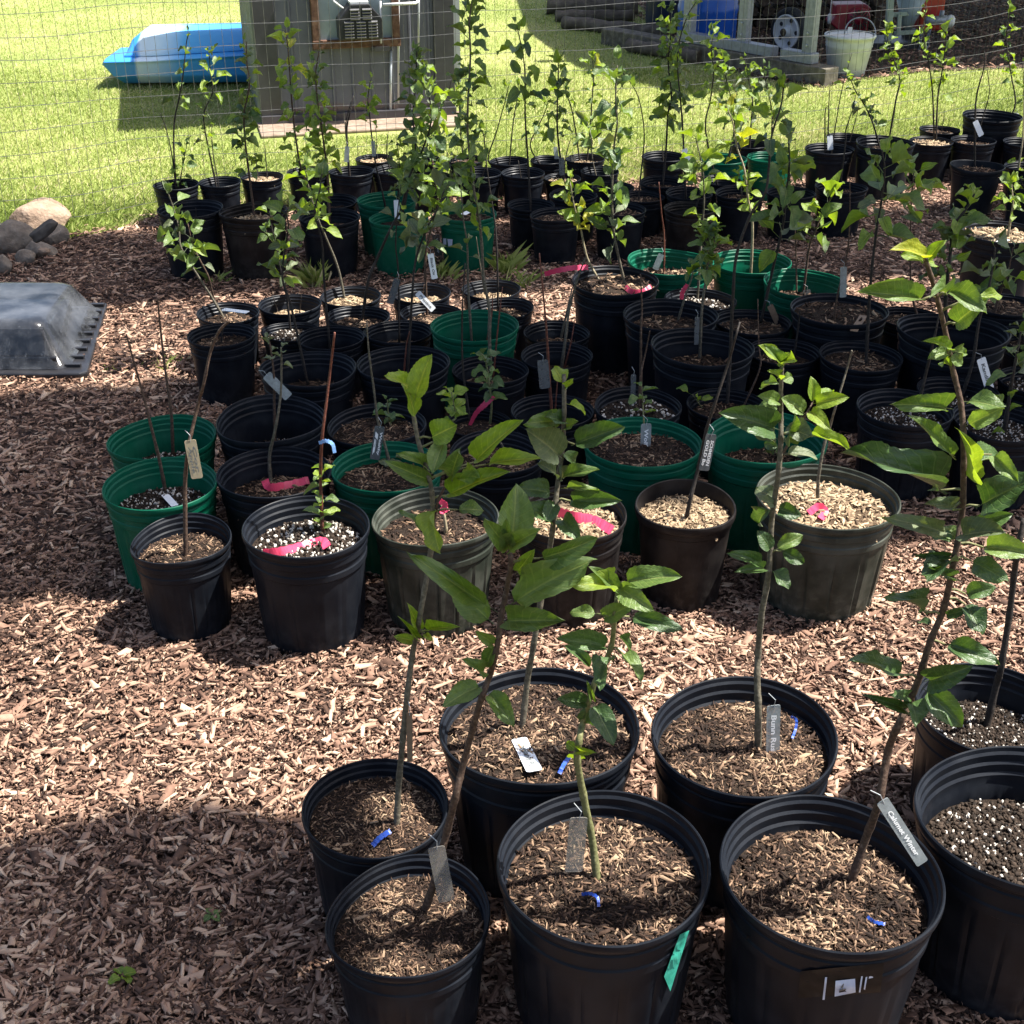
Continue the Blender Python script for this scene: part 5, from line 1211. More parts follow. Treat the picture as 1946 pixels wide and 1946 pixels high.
grow('F6', [(1612, 1688), (1644, 1597), (1670, 1524), (1688, 1427), (1706, 1380), (1724, 1340), (1747, 1288), (1767, 1221), (1794, 1154), (1817, 1046), (1827, 985), (1831, 918), (1831, 834), (1826, 767), (1811, 703), (1794, 619), (1774, 541), (1760, 497)], .0086, 'bark_brown', r1=.0036, hero=[
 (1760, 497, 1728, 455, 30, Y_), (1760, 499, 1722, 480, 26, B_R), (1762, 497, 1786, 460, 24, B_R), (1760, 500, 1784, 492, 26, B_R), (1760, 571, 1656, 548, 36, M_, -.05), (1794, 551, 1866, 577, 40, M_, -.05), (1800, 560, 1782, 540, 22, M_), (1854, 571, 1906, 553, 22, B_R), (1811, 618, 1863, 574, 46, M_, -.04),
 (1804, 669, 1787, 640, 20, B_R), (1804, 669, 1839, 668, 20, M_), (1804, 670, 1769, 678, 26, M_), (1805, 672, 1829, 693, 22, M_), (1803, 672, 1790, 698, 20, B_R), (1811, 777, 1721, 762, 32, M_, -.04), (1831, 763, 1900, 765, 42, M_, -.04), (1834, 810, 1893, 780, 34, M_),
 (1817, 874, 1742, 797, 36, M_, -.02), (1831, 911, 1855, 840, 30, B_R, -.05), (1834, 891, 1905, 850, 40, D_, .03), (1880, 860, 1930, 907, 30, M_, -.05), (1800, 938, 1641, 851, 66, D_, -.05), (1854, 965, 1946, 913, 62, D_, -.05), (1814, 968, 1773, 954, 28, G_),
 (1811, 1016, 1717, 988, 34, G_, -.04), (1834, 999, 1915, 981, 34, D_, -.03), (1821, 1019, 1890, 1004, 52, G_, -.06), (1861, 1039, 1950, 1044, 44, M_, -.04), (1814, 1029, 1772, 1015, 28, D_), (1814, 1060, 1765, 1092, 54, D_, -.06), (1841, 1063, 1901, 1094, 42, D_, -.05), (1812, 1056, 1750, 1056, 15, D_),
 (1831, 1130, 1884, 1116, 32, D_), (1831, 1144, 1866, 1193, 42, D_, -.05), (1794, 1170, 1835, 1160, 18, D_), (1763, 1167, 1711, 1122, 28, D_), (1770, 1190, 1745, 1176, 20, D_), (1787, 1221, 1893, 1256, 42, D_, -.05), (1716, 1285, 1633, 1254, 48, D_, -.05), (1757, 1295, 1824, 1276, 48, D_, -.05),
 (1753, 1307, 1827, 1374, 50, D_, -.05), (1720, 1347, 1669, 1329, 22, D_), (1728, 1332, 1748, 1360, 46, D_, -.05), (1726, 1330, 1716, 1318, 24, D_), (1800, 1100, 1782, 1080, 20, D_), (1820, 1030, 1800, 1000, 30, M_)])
grow('F8', [(1873, 1387), (1894, 1300), (1902, 1270), (1918, 1170), (1928, 1086), (1934, 1050), (1946, 985)], .009, 'bark_dark', r1=.006)
# ---- front row
grow('A1', [(352, 1061), (352, 985), (352, 911), (358, 851), (365, 817), (378, 763), (387, 730), (400, 669), (417, 629), (437, 609)], .0055, 'bark_brown', r1=.0035, near=True)
grow('A2', [(614, 1019), (611, 965), (609, 901), (612, 834), (621, 760), (628, 700), (636, 632)], .0048, 'bark_red', r1=.003, near=True, leaves=[(.05, .34, 18, .044, (B_R, B_R, M_), 1)])
grow('A3', [(848, 1019), (845, 985), (838, 955)], .006, 'bark_pale', near=True)
grow('A4', [(1090, 1005), (1088, 985)], .006, 'bark_brown', near=True)
grow('A5', [(1303, 990), (1311, 952), (1326, 894), (1343, 815), (1360, 763), (1383, 693), (1398, 640), (1406, 612)], .0055, 'bark_dark', near=True)
grow('A6', [(1555, 952), (1555, 911), (1565, 851), (1578, 807), (1588, 773), (1609, 703), (1619, 666)], .0048, 'bark_grey', near=True)
# ---- second rows
grow('B1', [(331, 861), (325, 780), (314, 703), (304, 615), (299, 565)], .005, 'bark_brown', near=True)
grow('B2', [(316, 937), (303, 875), (288, 814), (274, 757), (255, 690), (240, 635)], .005, 'bark_brown', near=True)
grow('B3', [(522, 815), (521, 760), (521, 720), (514, 660), (508, 640)], .0045, 'bark_brown', leaves=[(.80, 1, 6, .035, G_, 1)], near=True)
grow('B4', [(512, 911), (512, 868), (523, 817), (533, 753), (535, 690), (534, 660)], .0052, 'bark_grey', leaves=[(.86, 1, 4, .035, G_, 1)], near=True)
grow('B5', [(745, 812), (738, 785), (736, 760)], .003, 'bark_green', leaves=[(.2, 1, 9, .045, (M_, D_), 1)], near=True)
grow('B6', [(745, 892), (730, 841), (718, 800), (710, 736), (701, 669), (697, 612)], .0045, 'bark_grey', leaves=[(.02, .08, 5, .035, G_, 2)], near=True)
grow('B7', [(950, 880), (956, 850), (930, 820)], .004, 'bark_grey', near=True)
grow('B7', [(860, 800), (866, 790), (858, 745)], .003, 'bark_green', leaves=[(.0, 1, 11, .05, B_R, 1)], near=True, ybase=pots['B7'].y)
grow('B8', [(1226, 850), (1224, 810), (1222, 770)], .0035, 'bark_green', near=True)
grow('B9', [(1478, 872), (1476, 862)], .003, 'bark_green', leaves=[(.2, 1, 6, .04, (M_, G_), 1)], near=True)
grow('B10', [(1737, 800), (1757, 720), (1775, 645), (1786, 590)], .006, 'bark_dark')
grow('B11', [(1908, 824), (1918, 757), (1928, 696), (1940, 630)], .007, 'bark_dark', leaves=[(.15, .35, 4, .05, B_R, 1), (.6, 1, 8, .05, G_, 1)])
# ---- middle rows right
grow('C1', [(934, 690), (930, 640), (930, 588), (919, 528), (915, 457), (908, 397), (901, 363), (894, 310), (889, 256), (889, 202), (892, 145), (894, 101), (892, 44), (897, 3)], .006, 'bark_grey', leaves=[(.50, 1, 46, .042, (M_, D_), 2), (.42, .49, 6, .05, B_R, 1)])
grow('C1', [(940, 700), (947, 615), (955, 545)], .0035, 'bark_red')
grow('C2', [(1070, 693), (1074, 649), (1082, 588), (1096, 535), (1112, 490)], .006, 'bark_grey')
grow('C2', [(1079, 690), (1085, 650), (1092, 608)], .0035, 'bark_red')
grow('C3', [(1065, 645), (1078, 590), (1088, 545)], .005, 'bark_grey')
grow('C4', [(936, 804), (934, 770), (930, 735), (924, 690), (915, 672)], .0042, 'bark_green', leaves=[(.42, 1, 20, .05, (M_, D_), 1)], near=True)
grow('C4', [(888, 800), (880, 703), (878, 619), (880, 560), (884, 500)], .004, 'bark_dark')
grow('C5', [(1052, 783), (1043, 703), (1038, 622), (1031, 544), (1025, 481)], .005, 'bark_red')
grow('C5', [(1056, 782), (1058, 740), (1062, 700)], .003, 'bark_red')
grow('C6', [(1223, 800), (1222, 770), (1220, 735)], .003, 'bark_green', leaves=[(.3, 1, 7, .055, (M_, B_R), 1)], near=True)
grow('C6', [(1214, 775), (1217, 716), (1227, 669), (1235, 629)], .004, 'bark_brown')
grow('C6', [(1222, 760), (1218, 635), (1220, 588), (1217, 521)], .0045, 'bark_brown')
grow('C7', [(1382, 773), (1388, 669), (1393, 561), (1400, 484), (1427, 407), (1454, 367), (1461, 320), (1467, 256), (1484, 202), (1490, 160)], .0055, 'bark_dark', leaves=[(.86, 1, 12, .05, (M_, D_), 1)])
grow('C7', [(1447, 755), (1444, 700), (1442, 656), (1440, 568)], .0032, 'bark_brown')
grow('C7', [(1322, 770), (1316, 750)], .0025, 'bark_green', leaves=[(.2, 1, 4, .045, M_, 1)])
grow('C8', [(1329, 676), (1334, 588), (1344, 511), (1349, 470), (1352, 442)], .005, 'bark_grey', leaves=[(.72, 1, 24, .048, (M_, D_), 2)])
grow('C9', [(1286, 615), (1300, 570), (1314, 530), (1318, 500)], .0045, 'bark_grey', leaves=[(.78, 1, 7, .035, G_, 1)])
grow('C10', [(1190, 545), (1176, 491), (1166, 437), (1163, 370), (1167, 279), (1173, 235), (1170, 188), (1173, 124)], .0055, 'bark_grey', leaves=[(.22, .42, 18, .065, (M_, D_, G_), 1), (.42, 1, 34, .065, (M_, D_), 1)])
grow('C10', [(1125, 522), (1116, 490), (1104, 437), (1092, 395), (1083, 345)], .005, 'bark_pale', leaves=[(.50, 1, 20, .055, (B_R, Y_, B_R), 1)])
grow('C11', [(1322, 560), (1330, 500), (1335, 424), (1338, 380), (1335, 320), (1322, 262)], .0045, 'bark_grey', leaves=[(.48, .62, 5, .055, M_, 1), (.72, 1, 16, .075, (M_, B_R), 1)])
grow('C12', [(1262, 524), (1262, 450), (1257, 404), (1252, 346)], .0042, 'bark_red')
grow('C13', [(1434, 500), (1430, 430), (1422, 380), (1414, 320), (1400, 279), (1393, 235), (1380, 202)], .0055, 'bark_pale', leaves=[(.38, .60, 12, .05, B_R, 1), (.72, 1, 15, .06, (Y_, B_R), 1)])
grow('C14', [(1528, 545), (1538, 471), (1552, 434), (1570, 390), (1590, 362)], .0045, 'bark_brown', leaves=[(.55, 1, 16, .075, (M_, B_R), 1)])
grow('C14', [(1511, 555), (1513, 494), (1511, 434)], .0038, 'bark_brown')
grow('C15', [(1585, 615), (1590, 568), (1602, 518), (1612, 467), (1615, 410), (1615, 340)], .0038, 'bark_brown')
grow('C16', [(1457, 602), (1471, 501), (1488, 427), (1494, 370), (1500, 310), (1498, 258)], .0055, 'bark_dark', leaves=[(.45, 1, 30, .072, (M_, M_, G_), 1)])
grow('C17', [(1515, 679), (1516, 629), (1520, 590)], .0048, 'bark_dark')
grow('C18', [(1646, 696), (1651, 588), (1657, 511), (1666, 437), (1676, 377), (1681, 323), (1676, 285)], .0055, 'bark_dark', leaves=[(.62, 1, 18, .085, (M_, B_R, G_), 1)])
grow('C19', [(1750, 612), (1733, 561), (1730, 484), (1731, 400), (1735, 345), (1737, 318)], .0042, 'bark_brown', leaves=[(.72, 1, 15, .085, (M_, B_R), 1)])
grow('C20', [(1797, 650), (1797, 568), (1803, 510), (1807, 474), (1812, 430), (1838, 395), (1852, 368)], .0075, 'bark_dark', leaves=[(.45, .82, 26, .065, (M_, D_, G_), 1), (.85, 1, 8, .05, B_R, 1)])
grow('C22', [(1836, 736), (1848, 689), (1861, 608), (1878, 551), (1888, 500), (1891, 470)], .006, 'bark_dark', leaves=[(.70, 1, 10, .04, G_, 1)])
grow('C24', [(1888, 600), (1900, 560), (1915, 520), (1925, 470)], .005, 'bark_brown', leaves=[(.45, 1, 10, .075, (M_, D_), 1)])
grow('C23', [(1946, 725), (1942, 670)], .004, 'bark_dark', leaves=[(.3, 1, 6, .05, G_, 1)])
# ---- middle rows left
grow('D1', [(418, 660), (424, 625), (434, 605)], .003, 'bark_dark')
grow('D2', [(430, 608), (404, 568), (387, 541), (357, 494), (343, 467), (340, 434), (331, 400), (320, 368)], .0052, 'bark_grey', leaves=[(.48, 1, 22, .055, (G_, M_, M_), 1)])
grow('D2', [(424, 600), (407, 568), (397, 528), (380, 494), (367, 467), (357, 425)], .0045, 'bark_brown', leaves=[(.58, 1, 12, .055, (G_, M_), 1)])
grow('D3', [(548, 590), (545, 555)], .003, 'bark_dark'); grow('D3', [(575, 590), (573, 560)], .003, 'bark_dark'); grow('D3', [(522, 595), (518, 560)], .003, 'bark_dark')
grow('D4', [(553, 635), (545, 568), (533, 511), (525, 467), (516, 430), (512, 402)], .0048, 'bark_dark', leaves=[(.42, 1, 20, .05, (M_, G_), 1)])
grow('D14', [(587, 736), (565, 635), (550, 570), (537, 531), (540, 480), (548, 430), (540, 392)], .005, 'bark_dark', leaves=[(.62, 1, 20, .052, (M_, G_), 1)])
grow('D5', [(656, 572), (643, 511), (619, 450), (606, 420), (590, 370), (580, 322)], .0055, 'bark_grey', leaves=[(.58, 1, 22, .058, (M_, B_R, G_), 1)])
grow('D6', [(686, 615), (700, 534), (717, 491), (735, 450), (750, 420), (762, 397), (778, 336), (802, 286), (819, 232), (815, 180), (800, 130)], .0055, 'bark_dark', leaves=[(.55, 1, 32, .05, (M_, G_, D_), 2)])
grow('D7', [(624, 656), (616, 535), (612, 460), (598, 405), (608, 360), (612, 330)], .0048, 'bark_dark', leaves=[(.76, 1, 14, .055, (M_, B_R), 1)])
grow('D8', [(759, 649), (757, 521), (752, 467), (755, 410), (762, 350)], .0038, 'bark_dark', leaves=[(.75, 1, 8, .045, (M_, G_), 1)])
grow('D9', [(800, 575), (806, 540)], .003, 'bark_brown')
grow('D10', [(811, 602), (809, 540), (809, 484), (820, 430), (832, 380), (826, 340), (822, 303)], .0052, 'bark_brown', leaves=[(.48, 1, 30, .062, (M_, G_, M_), 1)])
grow('D11', [(920, 560), (912, 500), (905, 450)], .0035, 'bark_grey')
grow('D12', [(945, 590), (945, 501), (942, 437), (934, 380), (924, 310), (919, 256), (910, 250)], .0042, 'bark_dark', leaves=[(.88, 1, 5, .045, M_, 1)])
grow('D13', [(897, 656), (890, 551), (888, 467), (881, 420), (876, 360)], .0048, 'bark_grey', leaves=[(.60, .70, 4, .04, G_, 1)])
grow('D13', [(930, 650), (934, 600), (936, 560)], .004, 'bark_red')
grow('D15', [(776, 709), (779, 635), (784, 551), (791, 491), (811, 434), (830, 400), (845, 360)], .005, 'bark_dark', leaves=[(.66, 1, 18, .062, (M_, G_), 1)])
grow('D15', [(765, 710), (772, 660), (778, 630)], .0038, 'bark_red')
# ---- far rows
grow('E1', [(332, 352), (331, 300), (331, 235), (340, 188), (348, 141), (355, 77), (360, 62)], .0055, 'bark_dark', leaves=[(.55, 1, 13, .05, (D_, M_), 1)])
grow('E1', [(330, 345), (328, 303), (316, 246), (304, 215)], .004, 'bark_dark')
grow('E1', [(340, 350), (348, 310), (356, 272)], .0035, 'bark_dark', leaves=[(.2, 1, 16, .045, (D_, M_), 1)])
grow('E2', [(409, 360), (397, 286), (387, 219), (404, 175), (400, 135), (397, 98)], .0048, 'bark_dark', leaves=[(.32, .72, 16, .04, (M_, G_), 1), (.72, 1, 12, .055, (B_R, M_), 1)])
grow('E2', [(412, 350), (405, 290), (402, 240)], .003, 'bark_dark')
grow('E3', [(508, 345), (506, 310), (504, 282)], .0035, 'bark_dark'); grow('E3', [(490, 342), (488, 315), (486, 296)], .0035, 'bark_dark')
grow('E4', [(380, 410), (372, 395)], .004, 'bark_dark')
grow('E5', [(484, 409), (474, 336), (466, 269), (464, 215), (474, 161), (469, 118), (468, 79)], .006, 'bark_brown', leaves=[(.28, .62, 20, .05, (D_, M_), 2), (.62, 1, 24, .042, (M_, G_), 1)])
grow('E6', [(625, 420), (623, 336), (617, 286), (610, 235), (603, 188), (600, 141), (606, 98)], .006, 'bark_brown', leaves=[(.35, .8, 24, .055, (M_, B_R), 2), (.8, 1, 10, .05, (M_, D_), 1)])
grow('E7', [(598, 392), (575, 330), (563, 269), (558, 229), (554, 188), (551, 145), (548, 101), (543, 57)], .0058, 'bark_brown', leaves=[(.30, .75, 24, .052, (M_, B_R), 1), (.75, 1, 16, .06, (B_R, Y_, B_R), 1)])
grow('E8', [(734, 387), (724, 353), (714, 313), (706, 256), (702, 215), (699, 188), (704, 152)], .0048, 'bark_dark', leaves=[(.70, 1, 16, .045, (B_R, M_), 1)])
grow('E9', [(761, 415), (778, 345), (790, 290), (785, 220), (790, 160), (792, 97)], .0058, 'bark_dark', leaves=[(.22, 1, 46, .052, (M_, G_, D_), 2)])
grow('E9', [(752, 415), (755, 385), (760, 330), (755, 270)], .0042, 'bark_dark', leaves=[(.4, 1, 16, .05, (M_, G_), 1)])
grow('E10', [(880, 412), (868, 370), (858, 330), (850, 290)], .0045, 'bark_grey', leaves=[(.3, 1, 18, .065, (M_, G_), 1)])
grow('E11', [(662, 335), (659, 252), (665, 215), (672, 182)], .006, 'bark_dark'); grow('E11', [(657, 330), (660, 276), (657, 235), (668, 190)], .005, 'bark_dark')
grow('E13', [(742, 328), (735, 290), (738, 250)], .004, 'bark_dark')
grow('E14', [(585, 332), (580, 300), (582, 270)], .004, 'bark_dark', leaves=[(.1, 1, 14, .06, (M_, B_R), 1)])
grow('E15', [(805, 312), (815, 260), (835, 210), (852, 175), (858, 150)], .004, 'bark_dark', leaves=[(.3, .8, 10, .045, (M_, D_), 1)])
grow('E17', [(882, 310), (876, 260), (872, 200), (866, 160)], .0042, 'bark_dark', leaves=[(.35, 1, 18, .045, (M_, D_), 1)])
grow('E19', [(950, 312), (928, 306), (944, 249), (961, 188), (968, 158)], .0045, 'bark_dark', leaves=[(.75, 1, 8, .035, (M_, D_), 1)])
grow('E19', [(965, 315), (975, 235), (983, 188), (985, 160)], .004, 'bark_dark', leaves=[(.7, 1, 8, .035, (M_, D_), 1)])
grow('E26', [(1010, 397), (1005, 336), (1002, 286), (998, 219), (998, 161), (995, 111), (982, 48)], .0055, 'bark_dark', leaves=[(.60, 1, 22, .068, (D_, M_), 1)])
grow('E21', [(1025, 310), (1008, 279), (1022, 242), (1035, 215), (1042, 190)], .0042, 'bark_dark', leaves=[(.5, 1, 12, .05, (M_, D_), 1)])
grow('E25', [(1062, 375), (1061, 269), (1059, 202), (1061, 145), (1061, 111)], .0055, 'bark_dark', leaves=[(.52, 1, 32, .058, (D_, M_), 1)])
grow('E23', [(1093, 303), (1089, 219), (1074, 170), (1068, 145)], .0045, 'bark_dark', leaves=[(.72, 1, 10, .05, (D_, M_), 1)])
grow('E23', [(1120, 300), (1122, 240), (1125, 190), (1128, 150), (1126, 105)], .0045, 'bark_dark', leaves=[(.55, .85, 10, .045, (M_, D_), 1), (.86, 1, 9, .05, (Y_, B_R), 1)])
grow('E24', [(1130, 330), (1126, 303), (1123, 262), (1116, 232)], .004, 'bark_grey', leaves=[(.45, 1, 12, .085, (G_, M_, G_), 1)])
grow('E29', [(1212, 387), (1218, 330), (1224, 270), (1222, 229), (1212, 182), (1194, 151), (1180, 135)], .0038, 'bark_dark', leaves=[(.88, 1, 4, .05, G_, 1)])
grow('E31', [(1259, 353), (1266, 279), (1269, 219), (1276, 182), (1270, 120), (1275, 60), (1271, 17)], .0055, 'bark_dark', leaves=[(.38, 1, 48, .05, (M_, D_, M_), 2)])
grow('E33', [(1299, 372), (1298, 256), (1293, 188), (1288, 135), (1290, 84), (1305, 34), (1322, 4)], .005, 'bark_dark', leaves=[(.45, .95, 32, .046, (M_, D_, G_), 1)])
grow('E32', [(1262, 303), (1258, 270)], .004, 'bark_dark')
grow('E34', [(1320, 404), (1332, 360), (1330, 330)], .0042, 'bark_dark', leaves=[(.6, 1, 8, .07, M_, 1)])
grow('E35', [(1412, 375), (1408, 350), (1405, 330)], .004, 'bark_grey', leaves=[(.3, 1, 6, .055, B_R, 1)])
grow('E36', [(1360, 350), (1341, 249), (1350, 190), (1356, 140), (1352, 95), (1356, 60)], .0045, 'bark_dark', leaves=[(.55, .9, 18, .05, (M_, B_R), 1), (.9, 1, 8, .055, (B_R, M_), 1)])
grow('E37', [(1385, 310), (1395, 250), (1392, 200), (1380, 150), (1375, 120)], .0045, 'bark_dark', leaves=[(.45, 1, 26, .055, (M_, D_), 1)])
grow('E39', [(1425, 278), (1428, 230), (1430, 190), (1420, 140), (1415, 110)], .0045, 'bark_dark', leaves=[(.35, 1, 28, .055, (M_, D_, G_), 1)])
grow('E38', [(1467, 300), (1467, 240), (1465, 200), (1455, 155), (1450, 125)], .0042, 'bark_dark', leaves=[(.45, 1, 24, .052, (M_, D_, G_), 1)])
grow('E40', [(1500, 372), (1500, 300), (1498, 242), (1484, 205)], .0042, 'bark_dark', leaves=[(.2, .5, 10, .07, (M_, B_R), 1)])
grow('E41', [(1595, 360), (1607, 269), (1607, 249), (1622, 202), (1626, 180)], .004, 'bark_dark')
grow('E42', [(1548, 275), (1568, 215), (1573, 205)], .0042, 'bark_dark'); grow('E42', [(1575, 278), (1575, 202), (1578, 155)], .004, 'bark_dark')
grow('E42', [(1590, 280), (1598, 180), (1619, 101)], .0035, 'bark_dark', leaves=[(.75, .9, 4, .035, M_, 1)])
grow('E43', [(1668, 272), (1659, 235), (1642, 198), (1627, 175), (1615, 148)], .005, 'bark_dark', leaves=[(.35, 1, 24, .05, (M_, D_, G_), 1)])
grow('E43', [(1701, 265), (1703, 188), (1710, 151), (1693, 98), (1683, 55)], .005, 'bark_dark', leaves=[(.50, 1, 30, .05, (M_, B_R), 1)])
grow('E44', [(1779, 270), (1772, 175), (1765, 120), (1755, 70), (1760, 10)], .0045, 'bark_dark', leaves=[(.60, 1, 18, .05, (M_, B_R), 1)])
grow('E44', [(1783, 270), (1782, 188), (1790, 138), (1797, 84), (1798, 60)], .005, 'bark_dark', leaves=[(.48, 1, 22, .055, (B_R, M_), 1)])
grow('E49', [(1853, 323), (1853, 235), (1856, 182), (1870, 128), (1871, 98)], .0055, 'bark_dark')
grow('E46', [(1858, 262), (1872, 210), (1880, 175), (1876, 130)], .004, 'bark_dark')
grow('E47', [(1928, 230), (1928, 205), (1922, 145), (1915, 101), (1913, 60), (1920, 20)], .0048, 'bark_dark', leaves=[(.45, 1, 22, .05, (M_, D_, B_R), 1)])
grow('E48', [(1940, 270), (1946, 200), (1944, 120)], .0045, 'bark_dark', leaves=[(.5, 1, 10, .05, (M_, D_), 1)])
grow('E50', [(1933, 335), (1940, 290), (1944, 256), (1946, 190)], .0055, 'bark_pale', leaves=[(.12, .25, 3, .04, M_, 1)])
grow('E52', [(1915, 455), (1920, 420), (1925, 385), (1922, 350)], .0055, 'bark_pale', leaves=[(.5, 1, 16, .055, (B_R, M_), 1)])
grow('E45', [(1790, 250), (1795, 220)], .003, 'bark_dark'); grow('E54', [(1621, 262), (1628, 220), (1632, 195)], .003, 'bark_dark')
grow('E27', [(1062, 415), (1058, 395)], .004, 'bark_dark'); grow('E28', [(1185, 405), (1182, 390)], .004, 'bark_dark'); grow('E18', [(912, 335), (925, 308)], .004, 'bark_dark')
grow('E20', [(990, 335), (985, 305)], .004, 'bark_dark'); grow('E22', [(1072, 342), (1075, 300), (1085, 262)], .004, 'bark_dark'); grow('E12', [(711, 306), (716, 270), (712, 235)], .003, 'bark_dark')
grow('E16', [(822, 340), (830, 300), (838, 260)], .004, 'bark_dark', leaves=[(.2, 1, 16, .058, (M_, G_), 1)]); grow('E30', [(1165, 360), (1160, 330)], .004, 'bark_dark'); grow('E51', [(1946, 355), (1940, 340)], .004, 'bark_dark', leaves=[(.2, 1, 6, .05, B_R, 1)])
grow('C21', [(1946, 655), (1944, 610)], .004, 'bark_dark', leaves=[(.3, 1, 6, .05, (M_, G_), 1)])

# ------------------------------------------------------------------ plant tags
M['t_clear'] = clear_plastic("cloudy_clear_tag", (.36, .40, .41), .70)
M['t_smoke'] = clear_plastic("smoky_clear_tag", (.30, .28, .25), .55)
M['t_grey'] = clear_plastic("dull_grey_tag", (.14, .15, .155), .85)
M['t_white'] = simple("white_tag_plastic", [(0.3, (.70, .73, .75)), (0.7, (.82, .84, .85))], 60, .4, .5)
M['t_tan'] = simple("aged_tan_tag", [(0.3, (.30, .25, .16)), (0.7, (.40, .35, .24))], 60, .6, .4)
M['t_brown'] = simple("weathered_brown_tag", [(0.3, (.13, .085, .055)), (0.7, (.21, .15, .10))], 60, .7, .4)
M['ink_white'] = simple("white_ink", [(0.3, (.72, .74, .74)), (0.7, (.82, .82, .82))], 30, .6)
M['ink_grey'] = simple("grey_ink", [(0.3, (.10, .11, .11)), (0.7, (.16, .17, .17))], 30, .6)
def text_mesh(s):
    cu = bpy.data.curves.new("t", 'FONT'); cu.body = s; cu.size = 1.0; cu.shear = 0.1; cu.offset = 0.03; cu.resolution_u = 2
    o = bpy.data.objects.new("t", cu); col.objects.link(o)
    dg = bpy.context.evaluated_depsgraph_get(); me = bpy.data.meshes.new_from_object(o.evaluated_get(dg))
    bpy.data.objects.remove(o); me.materials.clear()
    co = np.zeros(len(me.vertices) * 3); me.vertices.foreach_get("co", co); co = co.reshape(-1, 3)
    lo = co.min(0); sz_ = co.max(0) - lo; sz_[2] = 1.0
    me.vertices.foreach_set("co", ((co - np.array([lo[0], lo[1], 0])) / sz_).ravel()); return me
def plant_tag(pid, top, bot, wpx, mat, label, text=(), ink='ink_white', flat=False, dy=-.012, z=None):
    p = pots[pid]
    if flat:
        zz = p.top + .014 if z is None else z; a, b_ = at_z(*top, zz), at_z(*bot, zz + .006)
    else:
        Y = getattr(p, 'Y', p.y) + dy; a, b_ = at_y(*top, Y), at_y(*bot, Y - .008)
    ln = (b_ - a).length; s_ = px_size(*top, a.y); w = wpx * s_
    d = (b_ - a).normalized(); nrm = Vector((0, 0, 1)) if flat else Vector((.12, -1, .25))
    nrm = (nrm - d * nrm.dot(d)).normalized(); x = d.cross(nrm).normalized() * -1
    root = empty("plant_tag", a); tag(root, label, "plant tag", "plant tags")
    F_ = Matrix((x, d, nrm)).transposed().to_4x4()
    # rounded strip with a slight bow
    ou = []; rad = w * .16
    for cx_, cy_, a0 in ((w / 2 - rad, rad, -90), (w / 2 - rad, ln - rad, 0), (-w / 2 + rad, ln - rad, 90), (-w / 2 + rad, rad, 180)):
        for i in range(4):
            t = R(a0 + 30 * i); ou.append((cx_ + rad * math.cos(t), cy_ + rad * math.sin(t), 0))
    me = MB().prism(ou, (0, 0, .0014)); o = link("plate", mesh(me.v, me.f), M[mat], root, mw=F_)
    for i, tx in enumerate(text):
        tm = text_mesh(tx); h = w * (.40 if len(text) == 1 else .30); L_ = ln * .70
        # runs along the tag from the top
        tx_m = Matrix(((0, h, 0, w * ((-.18 if len(text) == 1 else .06) - .40 * i)), (1 * L_, 0, 0, ln * .16), (0, 0, 1, .0022), (0, 0, 0, 1)))
        if flat: pass
        o2 = link("lettering", tm, M[ink], root, mw=F_ @ tx_m)
    if not flat:
        MB().tube([F_ @ Vector((0, ln * .05, .001)), F_ @ Vector((w * .1, -.012, .003)), F_ @ Vector((-w * .3, -.022, -.006))], .0007, 5).build("tie_wire", M['silver'], root)
    return root
T = plant_tag
T('F1', (829, 1609), (849, 1712), 33, 't_smoke', "smoky clear tag on the sapling nearest the camera")
T('F2', (778, 1354), (779, 1447), 11, 't_brown', "narrow brown tag behind the stem at the left end of the nearest cluster")
T('F3', (986, 1404), (1016, 1466), 30, 't_white', "white tag lying flat on the chips of the wide near pot", ("Liveland R.",), 'ink_grey', True)
T('F4', (1100, 1553), (1090, 1656), 35, 't_smoke', "smoky clear tag hanging by the stem of the teal-tape pot")
T('F5', (1470, 1340), (1468, 1448), 27, 't_clear', "upright frosted tag with white lettering right of a near stem base", ("Bunn Russ",))
T('F6', (1676, 1521), (1753, 1640), 25, 't_clear', "frosted lettered tag slanting over the rim of the barcode-sticker pot", ("Calumet Winter",), dy=-.03)
T('A1', (361, 836), (375, 909), 22, 't_tan', "tan aged tag on the bent stem at the left front corner", ("Cor", "Apple"), 'ink_grey')
T('A5', (1352, 825), (1337, 894), 21, 't_grey', "grey tag with two lettered lines on the brown front-row pot's stem", ("SCHMIDEN", "GOLD Bo"))
T('B2', (313, 940), (333, 962), 14, 't_white', "small white tag standing in the nearer left green pot", flat=True)
T('B3', (506, 712), (549, 755), 19, 't_clear', "clear tag leaning across the stem above the deep half-empty pot")
T('B6', (722, 810), (712, 873), 19, 't_grey', "grey lettered tag above the green pot behind the olive one", ("Wealthy", "  la"))
T('B8', (1228, 805), (1226, 869), 20, 't_clear', "cloudy tag hanging over the tan-chip green pot", ("Wolf R",))
T('C5', (1031, 684), (1036, 738), 21, 't_grey', "dark grey tag on the tall bare whip in the middle")
T('C6', (1204, 712), (1202, 770), 10, 't_grey', "narrow dark tag beside the small shoot behind the tan-chip green pot")
T('C8', (1325, 602), (1323, 655), 9, 't_grey', "narrow grey tag on the stem of the curled leaf tuft")
T('C12', (1257, 483), (1245, 512), 12, 't_clear', "pale clear tag in the leftmost of three green pots")
T('C14', (1533, 551), (1535, 606), 15, 't_grey', "grey tag under the rightmost of three green pots", ("Gray P",))
T('C15', (1603, 507), (1602, 565), 13, 't_clear', "pale clear tag on the thin bare stem right of the green pots")
